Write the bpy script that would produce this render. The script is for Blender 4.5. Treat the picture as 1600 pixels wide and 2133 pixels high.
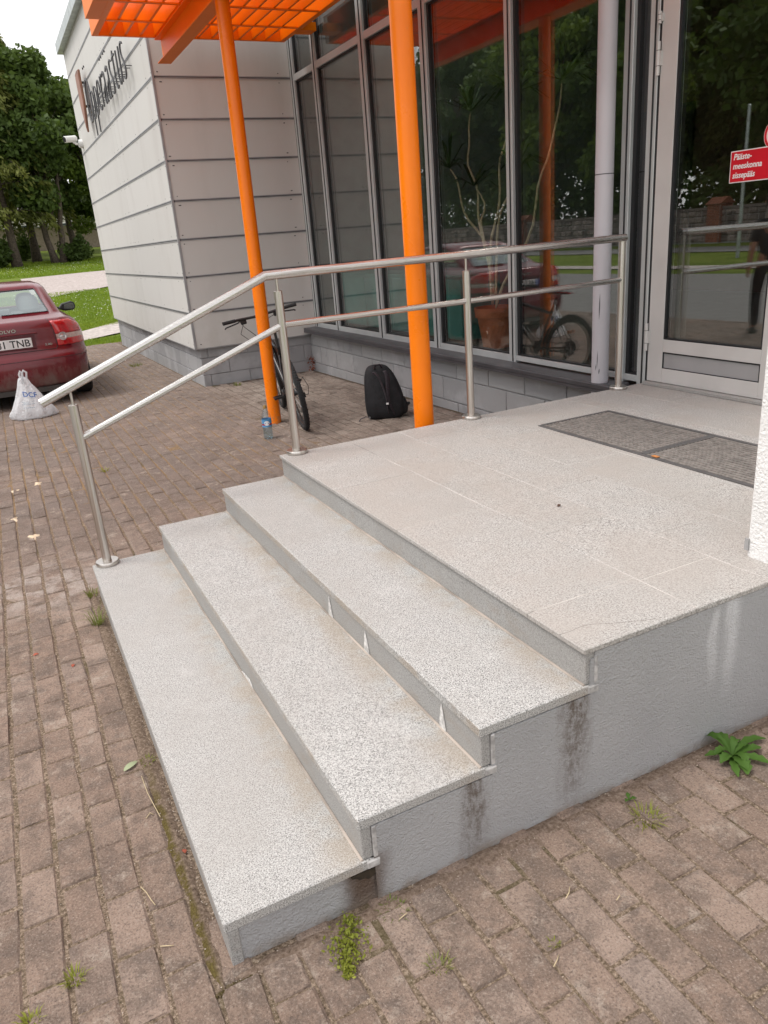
import bpy, math, random
import numpy as np
from mathutils import Vector, Matrix, Euler
for o in list(bpy.data.objects): bpy.data.objects.remove(o)
SC = bpy.context.scene
COL = SC.collection
rng = random.Random(7)
PI = math.pi

# ---------------------------------------------------------------- camera, world, sun, exposure
cam = bpy.data.cameras.new('camera')
cam.sensor_fit = 'HORIZONTAL'; cam.sensor_width = 36.0; cam.lens = 1574.155 / 1600 * 36
cam.clip_start = 0.05; cam.clip_end = 1000
co = bpy.data.objects.new('camera', cam); COL.objects.link(co)
CX, CY, CZ = -0.156045, -1.364954, 1.57634
r_ = Vector((0.89007128, -0.44961101, -0.07498700)); u_ = -Vector((-0.21807028, -0.27555717, -0.93622305)); f_ = Vector((0.40027298, 0.84965769, -0.34331213))
m = Matrix.Identity(4)
for i in range(3):
    m[i][0] = r_[i]; m[i][1] = u_[i]; m[i][2] = -f_[i]
m[0][3], m[1][3], m[2][3] = CX, CY, CZ
co.matrix_world = m
SC.camera = co

SUN_DIR = Vector((-0.50, 0.10, 0.95)).normalized()
W = bpy.data.worlds.new('World'); SC.world = W; W.use_nodes = True
nt = W.node_tree; nt.nodes.clear()
out = nt.nodes.new('ShaderNodeOutputWorld'); bg = nt.nodes.new('ShaderNodeBackground')
sky = nt.nodes.new('ShaderNodeTexSky'); sky.sky_type = 'NISHITA'; sky.sun_disc = False
sky.sun_elevation = math.asin(SUN_DIR.z); sky.sun_rotation = math.atan2(SUN_DIR.x, SUN_DIR.y)
tc = nt.nodes.new('ShaderNodeTexCoord'); mp = nt.nodes.new('ShaderNodeMapping'); mp.inputs['Scale'].default_value = (1.2, 1.2, 3.0)
nz = nt.nodes.new('ShaderNodeTexNoise'); nz.inputs['Scale'].default_value = 1.6; nz.inputs['Detail'].default_value = 5
cr = nt.nodes.new('ShaderNodeValToRGB')
cr.color_ramp.elements[0].position = .3; cr.color_ramp.elements[0].color = (.90, .89, .90, 1)
cr.color_ramp.elements[1].position = .7; cr.color_ramp.elements[1].color = (1.06, 1.04, 1.03, 1)
vm = nt.nodes.new('ShaderNodeVectorMath'); vm.operation = 'SCALE'; vm.inputs['Scale'].default_value = 9.2
mx = nt.nodes.new('ShaderNodeMix'); mx.data_type = 'RGBA'; mx.inputs[0].default_value = .9
L = nt.links.new
L(tc.outputs['Generated'], mp.inputs['Vector']); L(mp.outputs[0], nz.inputs['Vector']); L(nz.outputs['Fac'], cr.inputs[0])
L(cr.outputs[0], vm.inputs[0]); L(sky.outputs[0], mx.inputs[6]); L(vm.outputs[0], mx.inputs[7]); L(mx.outputs[2], bg.inputs[0])
bg.inputs[1].default_value = .10
L(bg.outputs[0], out.inputs[0])
sl = bpy.data.lights.new('sun', 'SUN'); sl.energy = 1.5; sl.angle = math.radians(24); sl.color = (1, .955, .9)
so = bpy.data.objects.new('sun', sl); COL.objects.link(so); so.location = (-8, 4, 15)
so.rotation_euler = (-SUN_DIR).to_track_quat('-Z', 'Y').to_euler()
vs = SC.view_settings
SC.display_settings.display_device = 'sRGB'
vs.view_transform = 'Standard'; vs.look = 'None'; vs.exposure = 0.74; vs.gamma = 1.0; vs.use_curve_mapping = False
SC.render.engine = 'CYCLES'
SC.cycles.max_bounces = 8; SC.cycles.transparent_max_bounces = 16; SC.cycles.caustics_reflective = False; SC.cycles.caustics_refractive = False
SC.cycles.use_denoising = True

# ---------------------------------------------------------------- node expression helper
class E:
    """a socket (or number) in a node tree, with arithmetic"""
    def __init__(s, t, v): s.t = t; s.v = v
    def _m(s, op, *a, clamp=False):
        n = s.t.nodes.new('ShaderNodeMath'); n.operation = op; n.use_clamp = clamp
        for i, x in enumerate((s,) + a):
            x = x.v if isinstance(x, E) else x
            if isinstance(x, (int, float)): n.inputs[i].default_value = x
            else: s.t.links.new(x, n.inputs[i])
        return E(s.t, n.outputs[0])
    def __add__(s, o): return s._m('ADD', o)
    def __radd__(s, o): return s._m('ADD', o)
    def __sub__(s, o): return s._m('SUBTRACT', o)
    def __rsub__(s, o): return E(s.t, o)._m('SUBTRACT', s)
    def __mul__(s, o): return s._m('MULTIPLY', o)
    def __rmul__(s, o): return s._m('MULTIPLY', o)
    def __truediv__(s, o): return s._m('DIVIDE', o)
    def abs(s): return s._m('ABSOLUTE')
    def floor(s): return s._m('FLOOR')
    def mod(s, o): return s._m('FLOORED_MODULO', o)
    def max(s, o): return s._m('MAXIMUM', o)
    def min(s, o): return s._m('MINIMUM', o)
    def pow(s, o): return s._m('POWER', o)
    def gt(s, o): return s._m('GREATER_THAN', o)
    def sm(s, a, b, c=0., d=1.):
        n = s.t.nodes.new('ShaderNodeMapRange'); n.interpolation_type = 'SMOOTHSTEP'
        s.t.links.new(s.v, n.inputs[0])
        for i, x in zip((1, 2, 3, 4), (a, b, c, d)): n.inputs[i].default_value = x
        return E(s.t, n.outputs[0])
class Mat:
    def __init__(s, name):
        s.m = bpy.data.materials.new(name); s.m.use_nodes = True; s.t = s.m.node_tree
        s.t.nodes.clear()
        s.out = s.t.nodes.new('ShaderNodeOutputMaterial')
        s._pos = None
    def new(s, ty): return s.t.nodes.new(ty)
    def lk(s, a, b): s.t.links.new(a, b)
    def pos(s):
        if s._pos is None: s._pos = s.new('ShaderNodeNewGeometry')
        return s._pos.outputs['Position']
    def xyz(s, v=None):
        n = s.new('ShaderNodeSeparateXYZ'); s.lk(v or s.pos(), n.inputs[0])
        return [E(s.t, n.outputs[i]) for i in range(3)]
    def vec(s, x, y, z):
        n = s.new('ShaderNodeCombineXYZ')
        for i, a in enumerate((x, y, z)):
            a = a.v if isinstance(a, E) else a
            if isinstance(a, (int, float)): n.inputs[i].default_value = a
            else: s.lk(a, n.inputs[i])
        return n.outputs[0]
    def noise(s, scale, detail=3, rough=.5, v=None, stretch=None, dist=0.):
        v = v or s.pos()
        if stretch:
            q = s.new('ShaderNodeMapping'); q.inputs['Scale'].default_value = stretch; s.lk(v, q.inputs[0]); v = q.outputs[0]
        n = s.new('ShaderNodeTexNoise'); n.inputs['Scale'].default_value = scale; n.inputs['Detail'].default_value = detail
        n.inputs['Roughness'].default_value = rough; n.inputs['Distortion'].default_value = dist
        s.lk(v, n.inputs['Vector']); return E(s.t, n.outputs['Fac'])
    def voro(s, scale, feature='F1', v=None, out='Distance'):
        n = s.new('ShaderNodeTexVoronoi'); n.inputs['Scale'].default_value = scale; n.feature = feature
        s.lk(v or s.pos(), n.inputs['Vector']); return n.outputs[out]
    def white(s, v):
        n = s.new('ShaderNodeTexWhiteNoise'); s.lk(v, n.inputs['Vector']); return E(s.t, n.outputs['Value'])
    def objrand(s): return E(s.t, s.new('ShaderNodeObjectInfo').outputs['Random'])
    def ramp(s, f, *st):
        n = s.new('ShaderNodeValToRGB'); e = n.color_ramp.elements
        while len(e) < len(st): e.new(.5)
        for i, (p, c) in enumerate(st): e[i].position = p; e[i].color = (*c, 1)
        s.lk(f.v, n.inputs[0]); return n.outputs[0]
    def mix(s, f, a, b, mode='MIX'):
        n = s.new('ShaderNodeMix'); n.data_type = 'RGBA'; n.blend_type = mode
        for i, x in ((0, f), (6, a), (7, b)):
            x = x.v if isinstance(x, E) else x
            if isinstance(x, (int, float)): n.inputs[i].default_value = x
            elif isinstance(x, tuple): n.inputs[i].default_value = (*x, 1)
            else: s.lk(x, n.inputs[i])
        return n.outputs[2]
    def gray(s, f):
        return s.vec(f, f, f)
    def bsdf(s, col, rough=.6, metal=0., bump=None, dist=.002, spec=.5, coat=0., **kw):
        p = s.new('ShaderNodeBsdfPrincipled')
        def put(k, x):
            x = x.v if isinstance(x, E) else x
            if isinstance(x, tuple): p.inputs[k].default_value = (*x, 1)
            elif isinstance(x, (int, float)): p.inputs[k].default_value = x
            else: s.lk(x, p.inputs[k])
        put('Base Color', col); put('Roughness', rough); put('Metallic', metal); put('Specular IOR Level', spec); put('Coat Weight', coat)
        for k, x in kw.items(): put(k, x)
        if bump is not None:
            b = s.new('ShaderNodeBump'); b.inputs['Distance'].default_value = dist; b.inputs['Strength'].default_value = 1.
            s.lk(bump.v if isinstance(bump, E) else bump, b.inputs['Height']); s.lk(b.outputs[0], p.inputs['Normal'])
        s.lk(p.outputs[0], s.out.inputs[0]); s.p = p
        return s.m
def simple(name, col, rough=.6, metal=0., var=.12, vs_=6., bump=0., bs=80., spec=.5, coat=0., **kw):
    M = Mat(name); n = M.noise(vs_, 4)
    c = M.mix(n.sm(.3, .7), tuple(x * (1 - var) for x in col), tuple(min(1, x * (1 + var)) for x in col))
    b = M.noise(bs, 3) if bump else None
    return M.bsdf(c, rough, metal, b, bump, spec, coat, **kw)

# ---------------------------------------------------------------- mesh helpers
ORG = {}
class MB:
    def __init__(s): s.v = []; s.f = []; s.mi = []; s.cur = 0
    def face(s, idx): s.f.append(tuple(idx)); s.mi.append(s.cur)
    def add(s, vs, fs):
        n = len(s.v); s.v += [tuple(p) for p in vs]
        for f in fs: s.face([n + i for i in f])
    def box(s, x0, x1, y0, y1, z0, z1, M=None):
        vs = [Vector((x, y, z)) for z in (z0, z1) for y in (y0, y1) for x in (x0, x1)]
        if M is not None: vs = [M @ v for v in vs]
        s.add(vs, [(0, 2, 3, 1), (4, 5, 7, 6), (0, 1, 5, 4), (2, 6, 7, 3), (0, 4, 6, 2), (1, 3, 7, 5)]); return s
    def cyl(s, p0, p1, r0, r1=None, n=12, caps=True):
        p0 = Vector(p0); p1 = Vector(p1); r1 = r0 if r1 is None else r1
        return s.tube([p0, p1], [r0, r1], n, caps)
    def tube(s, pts, r, n=8, caps=True, flat=None):
        pts = [Vector(p) for p in pts]; k = len(pts)
        if isinstance(r, (int, float)): r = [r] * k
        base = len(s.v); up = None
        for i, p in enumerate(pts):
            if i == 0: t = pts[1] - p
            elif i == k - 1: t = p - pts[i - 1]
            else: t = (pts[i + 1] - p).normalized() + (p - pts[i - 1]).normalized()
            t.normalize()
            if up is None:
                up = Vector((0, 0, 1)) if abs(t.z) < .9 else Vector((0, 1, 0))
            a = t.cross(up)
            if a.length < 1e-6: a = t.cross(Vector((1, 0, 0)))
            a.normalize(); b = a.cross(t); up = b
            sc = 1.
            if 0 < i < k - 1:
                d = (pts[i + 1] - p).normalized().dot(t); sc = 1 / max(.6, d)
            for j in range(n):
                w = 2 * PI * j / n
                fb = 1 if flat is None else flat
                s.v.append(tuple(p + (a * math.cos(w) + b * math.sin(w) * fb * sc) * r[i]))
        for i in range(k - 1):
            for j in range(n):
                a0 = base + i * n + j; a1 = base + i * n + (j + 1) % n
                s.face((a0, a1, a1 + n, a0 + n))
        if caps:
            s.face([base + j for j in range(n)][::-1]); s.face([base + (k - 1) * n + j for j in range(n)])
        return s
    def lathe(s, prof, c=(0, 0, 0), n=20, axis=None, caps=True):
        """profile of (radius, height) about z (or about axis at c)"""
        c = Vector(c); Q = Matrix.Identity(3)
        if axis is not None: Q = Vector((0, 0, 1)).rotation_difference(Vector(axis)).to_matrix()
        base = len(s.v)
        for r, h in prof:
            for j in range(n):
                w = 2 * PI * j / n; s.v.append(tuple(c + Q @ Vector((r * math.cos(w), r * math.sin(w), h))))
        for i in range(len(prof) - 1):
            for j in range(n):
                a0 = base + i * n + j; a1 = base + i * n + (j + 1) % n
                s.face((a0, a1, a1 + n, a0 + n))
        if caps:
            s.face([base + j for j in range(n)][::-1]); s.face([base + (len(prof) - 1) * n + j for j in range(n)])
        return s
    def prism(s, poly, h0, h1, fr=None):
        """polygon in (u,v) extruded along w; fr maps (u,v,w) to space"""
        fr = fr or (lambda u, v, w: (u, v, w)); n = len(poly)
        s.add([fr(u, v, h0) for u, v in poly] + [fr(u, v, h1) for u, v in poly],
              [tuple(range(n))[::-1], tuple(range(n, 2 * n))] + [(i, (i + 1) % n, n + (i + 1) % n, n + i) for i in range(n)]); return s
    def build(s, name, mats, parent=None, smooth=False, bevel=0., seg=1, label=None, sub=0, kind=None):
        me = bpy.data.meshes.new(name)
        o_ = ORG.get(parent.name if parent else None, Vector((0, 0, 0)))
        me.from_pydata([(p[0] - o_.x, p[1] - o_.y, p[2] - o_.z) for p in s.v], [], s.f)
        if not isinstance(mats, (list, tuple)): mats = [mats]
        for q in mats: me.materials.append(q)
        if len(mats) > 1: me.polygons.foreach_set('material_index', s.mi)
        me.validate(); me.update()
        o = bpy.data.objects.new(name, me); COL.objects.link(o)
        if parent: o.parent = parent; ORG[o.name] = o_
        if smooth:
            me.polygons.foreach_set('use_smooth', [True] * len(me.polygons))
            if smooth != 'all':
                me.set_sharp_from_angle(angle=math.radians(40))
        if sub:
            q = o.modifiers.new('sub', 'SUBSURF'); q.levels = q.render_levels = sub
        if bevel:
            q = o.modifiers.new('bevel', 'BEVEL'); q.width = bevel; q.segments = seg; q.limit_method = 'ANGLE'; q.angle_limit = math.radians(40)
        if label: o['label'] = label
        if kind: o['kind'] = kind
        return o
def tag(o, label, cat, group=None, kind=None):
    o['label'] = label; o['category'] = cat
    if group: o['group'] = group
    if kind: o['kind'] = kind
    return o
def thing(name, label, cat, loc=(0, 0, 0), world=True, group=None, rot=None):
    o = bpy.data.objects.new(name, None); o.empty_display_size = .1; COL.objects.link(o); o.location = loc
    if rot is not None: o.rotation_euler = rot
    ORG[o.name] = Vector(loc) if world else Vector((0, 0, 0))
    return tag(o, label, cat, group)
def struct(o): o['kind'] = 'structure'; return o
def copy_part(src, name, parent, loc=(0, 0, 0), rot=None):
    c = src.copy(); c.name = name; COL.objects.link(c); c.parent = parent; c.location = loc
    if rot: c.rotation_euler = rot
    ORG[c.name] = ORG.get(parent.name, Vector((0, 0, 0)))
    return c
def copy_thing(src, label, loc, rotz=0., scale=1.):
    c = src.copy(); COL.objects.link(c); c.location = loc; c.rotation_euler = (0, 0, rotz); c.scale = (scale,) * 3; c['label'] = label
    for ch in src.children:
        d = ch.copy(); COL.objects.link(d); d.parent = c
        for g in ch.children:
            e = g.copy(); COL.objects.link(e); e.parent = d
    return c
def text_geo(body, size, fr, extrude=.002, offset=0., shear=0., width=1., align='LEFT', spacing=1., line=1.):
    """flat lettering as vertices and faces placed by fr(u, v, w)"""
    cu = bpy.data.curves.new('lettering', 'FONT'); cu.body = body; cu.size = size; cu.extrude = extrude; cu.offset = offset; cu.shear = shear
    cu.align_x = align; cu.space_character = spacing; cu.space_line = line; cu.resolution_u = 3
    ob = bpy.data.objects.new('lettering', cu); COL.objects.link(ob)
    dg = bpy.context.evaluated_depsgraph_get(); dg.update(); ev = ob.evaluated_get(dg); me = ev.to_mesh()
    vs_ = [fr(v.co.x * width, v.co.y, v.co.z) for v in me.vertices]; fs = [tuple(p.vertices) for p in me.polygons]
    ev.to_mesh_clear(); bpy.data.objects.remove(ob); bpy.data.curves.remove(cu)
    return vs_, fs
def leaf_object(name, cen, size, material, parent=None, seed=1, up=.0, aspect=.55, dirs=None, org=(0, 0, 0), droop=None):
    """many small leaf faces (folded diamonds) at the given centres"""
    R = np.random.default_rng(seed); n = len(cen); cen = np.asarray(cen, float) - np.asarray(org, float)
    a = R.normal(size=(n, 3)) if dirs is None else np.asarray(dirs, float) + R.normal(size=(n, 3)) * .35
    a /= np.linalg.norm(a, axis=1, keepdims=True)
    nrm = R.normal(size=(n, 3)); nrm[:, 2] += up; b = np.cross(nrm, a); b /= np.linalg.norm(b, axis=1, keepdims=True) + 1e-9
    c = np.cross(a, b)
    s = (size * R.uniform(.6, 1.35, n))[:, None]
    V = np.stack([cen - a * s * .5, cen + b * s * aspect * .5 - c * s * .06, cen + a * s * .5 - c * s * .12, cen - b * s * aspect * .5 - c * s * .06], 1).reshape(-1, 3)
    me = bpy.data.meshes.new(name); me.vertices.add(4 * n); me.vertices.foreach_set('co', V.ravel())
    me.loops.add(4 * n); me.loops.foreach_set('vertex_index', np.arange(4 * n, dtype=np.int32)); me.polygons.add(n)
    me.polygons.foreach_set('loop_start', np.arange(0, 4 * n, 4, dtype=np.int32))
    me.update(calc_edges=True); me.validate(); me.materials.append(material)
    o = bpy.data.objects.new(name, me); COL.objects.link(o)
    if parent: o.parent = parent
    return o
def blades_object(name, roots, h, w, material, seed=1, lean=.5, parent=None, org=(0, 0, 0)):
    R = np.random.default_rng(seed); P = np.asarray(roots, float) - np.asarray(org, float); n = len(P)
    az = R.uniform(0, 2 * PI, n); hh = h * R.uniform(.5, 1.2, n); ln = R.uniform(.1, 1, n) * lean
    d = np.stack([np.cos(az), np.sin(az), np.zeros(n)], 1); sd = np.stack([-np.sin(az), np.cos(az), np.zeros(n)], 1) * w / 2
    mid = P + d * (hh * ln * .35)[:, None] + np.array([0, 0, 1]) * (hh * .6)[:, None]
    tip = P + d * (hh * ln)[:, None] + np.array([0, 0, 1]) * (hh * (1 - .35 * ln))[:, None]
    V = np.stack([P - sd, P + sd, mid + sd * .8, mid - sd * .8, tip], 1).reshape(-1, 3)
    f = []
    me = bpy.data.meshes.new(name)
    idx = np.arange(n) * 5
    faces = np.concatenate([np.stack([idx, idx + 1, idx + 2, idx + 3], 1).ravel().reshape(n, 4), np.stack([idx + 3, idx + 2, idx + 4], 1).reshape(n, 3)], 1)
    me.vertices.add(5 * n); me.vertices.foreach_set('co', V.ravel())
    me.loops.add(7 * n); me.loops.foreach_set('vertex_index', faces.ravel().astype(np.int32)); me.polygons.add(2 * n)
    st = np.stack([np.arange(n) * 7, np.arange(n) * 7 + 4], 1).ravel().astype(np.int32)
    me.polygons.foreach_set('loop_start', st); me.update(calc_edges=True); me.validate(); me.materials.append(material)
    o = bpy.data.objects.new(name, me); COL.objects.link(o)
    if parent: o.parent = parent
    return o

# ---------------------------------------------------------------- materials
def granite(name, top=True):
    M = Mat(name); x, y, z = M.xyz()
    k_ = .80 if top == 'landing' else 1.2; n1 = M.noise(420 * k_, 2, .6); n2 = M.noise(215 * k_, 2, .5)
    sp = (n1 * .55 + n2 * .45)
    c = M.ramp(sp, (.37, (.055, .054, .054)), (.45, (.25, .246, .24)), (.52, (.47, .463, .45)), (.63, (.66, .652, .638)))
    big = M.noise(3.2, 4, .6); c = M.mix(big.sm(.4, .7) * .22, c, (.38, .36, .335), 'MIX')
    c = M.mix(M.noise(9, 3, .6).sm(.5, .75) * .16, c, (.60, .585, .57))
    c = M.mix(M.objrand().sm(0, 1) * .26, c, (.33, .31, .285)); c = M.mix(M.noise(1.6, 6, .7).sm(.42, .60) * .26, c, (.34, .32, .30))
    if top == 'tread':          # brown grime gathered in the back corner of each tread
        fr = (x / .3525).mod(1.)
        g = (fr.sm(.62, .98) * M.noise(7, 4, .65).sm(.36, .62)) * .55
        c = M.mix(g * .8, c, (.33, .25, .17))
    if top == 'landing':
        c = M.mix(.10, c, (.50, .43, .375))
        g = M.noise(2.1, 4, .6).sm(.42, .64) * .45
        c = M.mix(g * .8, c, (.40, .355, .32))
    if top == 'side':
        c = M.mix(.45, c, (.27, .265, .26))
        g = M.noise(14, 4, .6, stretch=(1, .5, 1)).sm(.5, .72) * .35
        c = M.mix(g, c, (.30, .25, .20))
    return M.bsdf(c, .62, 0, n1, .0008, .35)
GR_T = granite('granite_tread', 'tread'); GR_L = granite('granite_landing', 'landing'); GR_S = granite('granite_riser', 'side')
def plaster():
    M = Mat('grey_render'); x, y, z = M.xyz()
    b = M.noise(190, 2, .5) * .7 + M.noise(70, 3, .5) * .5; big = M.noise(3, 3)
    c = M.mix(big.sm(.3, .7), (.35, .35, .358), (.385, .383, .39))
    def streak(cx, w, z0, z1, k, col, cc, thr=(.36, .62), st=(34, 34, 20)):
        wob = M.noise(9, 3, .6, stretch=(1, 1, .35)) * .10 - .05
        d = (x + wob - cx).abs()
        f = d.sm(w, w * .15) * z.sm(z0 - .02, z1, .35, 1.) * z.sm(z0, z0 + (z1 - z0) * .5) * z.sm(z1 + .03, z1)
        f = f * (M.noise(1.6, 6, .8, stretch=st).sm(*thr) * .85 + .15) * k
        return M.mix(f, cc, col)
    c = streak(1.012, .066, -.10, .37, .88, (.085, .057, .036), c)
    c = streak(.675, .056, -.12, .25, .88, (.085, .057, .036), c)
    c = streak(.355, .085, -.3, .13, 1.0, (.095, .06, .04), c, (.0, .1))
    c = streak(1.605, .045, .10, .50, .8, (.60, .60, .61), c, (.30, .5), (40, 40, 4))
    c = streak(1.535, .026, .16, .46, .75, (.58, .58, .59), c, (.30, .5), (40, 40, 4))
    edge = z.sm(.035, -.005) * M.noise(12, 4, .6).sm(.35, .6) * .7
    c = M.mix(edge, c, (.22, .17, .125))
    return M.bsdf(c, .5, 0, b, .0075, .45)
PLASTER = plaster()
def paver_mat():
    M = Mat('concrete_paver'); x, y, z = M.xyz()
    row = ((x + .339) / .0987).floor(); odd = row.mod(2.)
    cell = ((y - .0685 - odd * .1015) / .203).floor()
    h = M.white(M.vec(row, cell, 1.)); h2 = M.white(M.vec(cell, row, 5.))
    c = M.ramp(h, (0., (.265, .190, .148)), (.35, (.305, .220, .172)), (.7, (.335, .246, .195)), (1., (.37, .277, .224)))
    c = M.mix(h2.sm(.8, 1.) * .35, c, (.245, .205, .185))
    under = x.sm(1.7, 2.4) * y.sm(3.2, 5.2) * .75                       # the sheltered bay: pale, washed pavers
    c = M.mix(under, c, M.ramp(h, (0., (.29, .25, .215)), (1., (.38, .33, .285))))
    drive = y.sm(2.0, 4.2) * (1. - under) * (M.noise(1.1, 4, .6).sm(.25, .6) * .5 + .35)                          # trafficked, dirtier part of the yard
    c = M.mix(drive, c, (.195, .160, .142))
    g = M.noise(5.5, 6, .72); c = M.mix(g.sm(.42, .64) * .7, c, (.155, .118, .096)); g2 = M.noise(13, 6, .75); c = M.mix(g2.sm(.50, .64) * .45, c, (.13, .105, .092))
    l = M.noise(8.5, 7, .8); c = M.mix(l.sm(.54, .66) * .6, c, (.47, .395, .33))      # pale lichen and lime bloom
    pale = (y - 2.75).abs().sm(.55, .1) * (x + .25).abs().sm(.5, .1) * M.noise(8, 5, .7).sm(.4, .6) * .6
    c = M.mix(pale, c, (.52, .46, .42))
    f = M.noise(170, 4, .75); c = M.mix(f.sm(.52, .66) * .7, c, (.10, .075, .065)); c = M.mix(f.sm(.46, .32) * .6, c, (.48, .40, .345))
    k = M.noise(45, 5, .75); c = M.mix(k.sm(.56, .70) * .5, c, (.14, .11, .095)); c = M.mix(k.sm(.42, .30) * .4, c, (.42, .35, .30))
    b = M.noise(120, 5, .75) + M.noise(26, 5, .7) * 1.6
    return M.bsdf(c, .9, 0, b, .008, .2)
PAVER = paver_mat()
def joint_mat():
    M = Mat('joint_sand'); x, y, z = M.xyz()
    n = M.noise(110, 4, .8); c = M.ramp(n, (.34, (.075, .056, .040)), (.47, (.175, .13, .092)), (.56, (.29, .22, .165)), (.70, (.50, .40, .31)))
    bay = x.sm(1.7, 2.3) * y.sm(3.2, 5.0); c = M.mix(bay * .75, c, (.10, .085, .072))
    mid = y.sm(3.0, 4.6) * (1. - bay) * M.noise(3, 3).sm(.35, .6); c = M.mix(mid * .55, c, (.30, .19, .09))
    ms = M.noise(4, 4, .6).sm(.56, .68); c = M.mix(ms * .6, c, (.095, .080, .038))
    v = M.noise(60, 3)
    return M.bsdf(c, .95, 0, n, .008, .1)
JOINT = joint_mat()
SOIL = (lambda M: M.bsdf(M.ramp(M.noise(90, 5, .75), (.3, (.10, .07, .05)), (.5, (.24, .175, .135)), (.7, (.38, .30, .24))), .95, 0, M.noise(90, 5, .75), .012, .1))(Mat('loose_soil'))
def soil_moss():
    M = Mat('soil_with_moss'); x, y, z = M.xyz(); n = M.noise(90, 5, .75)
    c = M.ramp(n, (.3, (.085, .06, .042)), (.5, (.22, .16, .12)), (.7, (.40, .31, .24)))
    wob = M.noise(7, 4, .7) * .03 - .015
    f = (x + wob + .042).abs().sm(.020, .006) * y.sm(1.0, .55) * M.noise(26, 4, .7).sm(.34, .52)
    c = M.mix(f * .9, c, M.ramp(M.noise(220, 3, .7), (.35, (.07, .05, .012)), (.65, (.17, .135, .04))))
    return M.bsdf(c, .95, 0, n, .012, .1)
SOILM = soil_moss()
MOSS = (lambda M: M.bsdf(M.ramp(M.noise(160, 4, .7), (.3, (.05, .04, .018)), (.5, (.11, .085, .035)), (.62, (.20, .15, .10)), (.75, (.34, .27, .20))), .95, 0, M.noise(140, 4, .7), .012, .1))(Mat('dry_moss'))
def steel():
    M = Mat('brushed_steel'); n = M.noise(160, 2, .5, stretch=(1, 1, .02))
    return M.bsdf(M.mix(n.sm(.3, .7), (.56, .52, .48), (.64, .61, .575)), n.sm(.2, .8, .27, .36), 1.)
STEEL = steel()
def rail_steel():
    M = Mat('brushed_rail'); n = M.noise(160, 2, .5, stretch=(.03, 1, 1))
    return M.bsdf(M.mix(n.sm(.3, .7), (.52, .495, .47), (.60, .58, .555)), n.sm(.2, .8, .20, .30), 1.)
RAIL = rail_steel()
ALU = simple('anodised_aluminium', (.54, .565, .565), .38, .2, .05, 4)
ALU_D = simple('door_aluminium', (.60, .585, .57), .42, .1, .05, 3)
GASKET = simple('black_gasket', (.015, .016, .018), .5)
KICK = simple('kick_plate', (.36, .355, .36), .5, .1, .05)
ANTHR = simple('anthracite_sheet', (.075, .073, .08), .42, .1, .15, 5)
def panel_mat():
    M = Mat('fibre_cement_panel'); x, y, z = M.xyz()
    h = M.objrand(); c = M.ramp(h, (0, (.60, .588, .562)), (1, (.64, .628, .602)))
    d = M.noise(2.2, 4, .6, stretch=(1, 1, .25)).sm(.5, .75) * .25; c = M.mix(d, c, (.45, .42, .39))
    w = M.noise(5, 4, .7, stretch=(1, 1, .12)).sm(.62, .8) * .3; c = M.mix(w, c, (.68, .66, .64)); sp_ = z.sm(.95, .40) * M.noise(6, 5, .7).sm(.35, .7) * .25; c = M.mix(sp_, c, (.44, .42, .36))
    return M.bsdf(c, .55, 0, None, .001, .3)
PANEL = panel_mat()
TRIM = simple('zinc_joint_trim', (.34, .34, .35), .45, .4, .1)
TRIM_D = simple('joint_gap', (.05, .05, .052), .7)
def block_mat():
    M = Mat('painted_block'); h = M.objrand(); n = M.noise(5, 4, .65); n2 = M.noise(2.2, 4, .6)
    c = M.ramp(h, (0, (.30, .302, .31)), (1, (.36, .36, .365)))
    c = M.mix(n2.sm(.5, .66) * .6, c, (.46, .46, .475)); c = M.mix(n.sm(.56, .72) * .4, c, (.20, .20, .21))
    return M.bsdf(c, .75, 0, M.noise(130, 4, .6), .003, .3)
BLOCK = block_mat()
MORTAR = simple('mortar', (.33, .325, .325), .9, bump=.002)
def orange():
    M = Mat('orange_paint'); n = M.noise(3, 3)
    return M.bsdf(M.mix(n.sm(.3, .7), (.93, .205, .0015), (.97, .222, .002)), .45, 0, None, .0002, .15)
ORANGE = orange()
ORANGE_C = (lambda M: M.bsdf(M.mix((M.xyz()[2].sm(.22, -.05) * M.noise(28, 4, .7).sm(.4, .65) * .6 + M.noise(38, 5, .8).sm(.64, .70) * .25), M.mix(M.noise(2.5, 4).sm(.3, .7), (.93, .20, .0015), (.98, .225, .002)), (.40, .22, .10)), M.noise(6, 4).sm(.3, .7, .26, .36), 0, None, .0002, .38))(Mat('orange_column_paint'))
WHITE_R = (lambda M: M.bsdf(M.mix(M.noise(5, 3).sm(.3, .7), (.80, .79, .78), (.86, .85, .845)), .8, 0, M.noise(95, 4, .55) + M.noise(40, 2) * .4, .008, .3))(Mat('white_roughcast'))
GALV = simple('galvanised', (.42, .46, .45), .4, .6, .15, 8)
PIPE = simple('lilac_grey_paint', (.55, .535, .57), .45, 0, .06, 2)
SCUFF = simple('scuff', (.12, .12, .13), .8)
DARK = simple('dark_metal', (.06, .065, .07), .5, .3)
LETTER = simple('letter_metal', (.10, .10, .105), .45, .5)
BLACK = simple('black_plastic', (.012, .012, .013), .5)
BLACKM = simple('black_frame_paint', (.014, .014, .016), .32)
RUBBER = simple('rubber', (.022, .022, .023), .85, bump=.002, bs=300)
CHROME = simple('chrome', (.6, .6, .6), .2, 1.)
WHITE_P = simple('white_plastic', (.75, .75, .74), .4)
RED = simple('red_plastic', (.5, .01, .015), .4)
BROWN_S = simple('brown_shield', (.22, .10, .06), .55, 0, .2)
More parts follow.
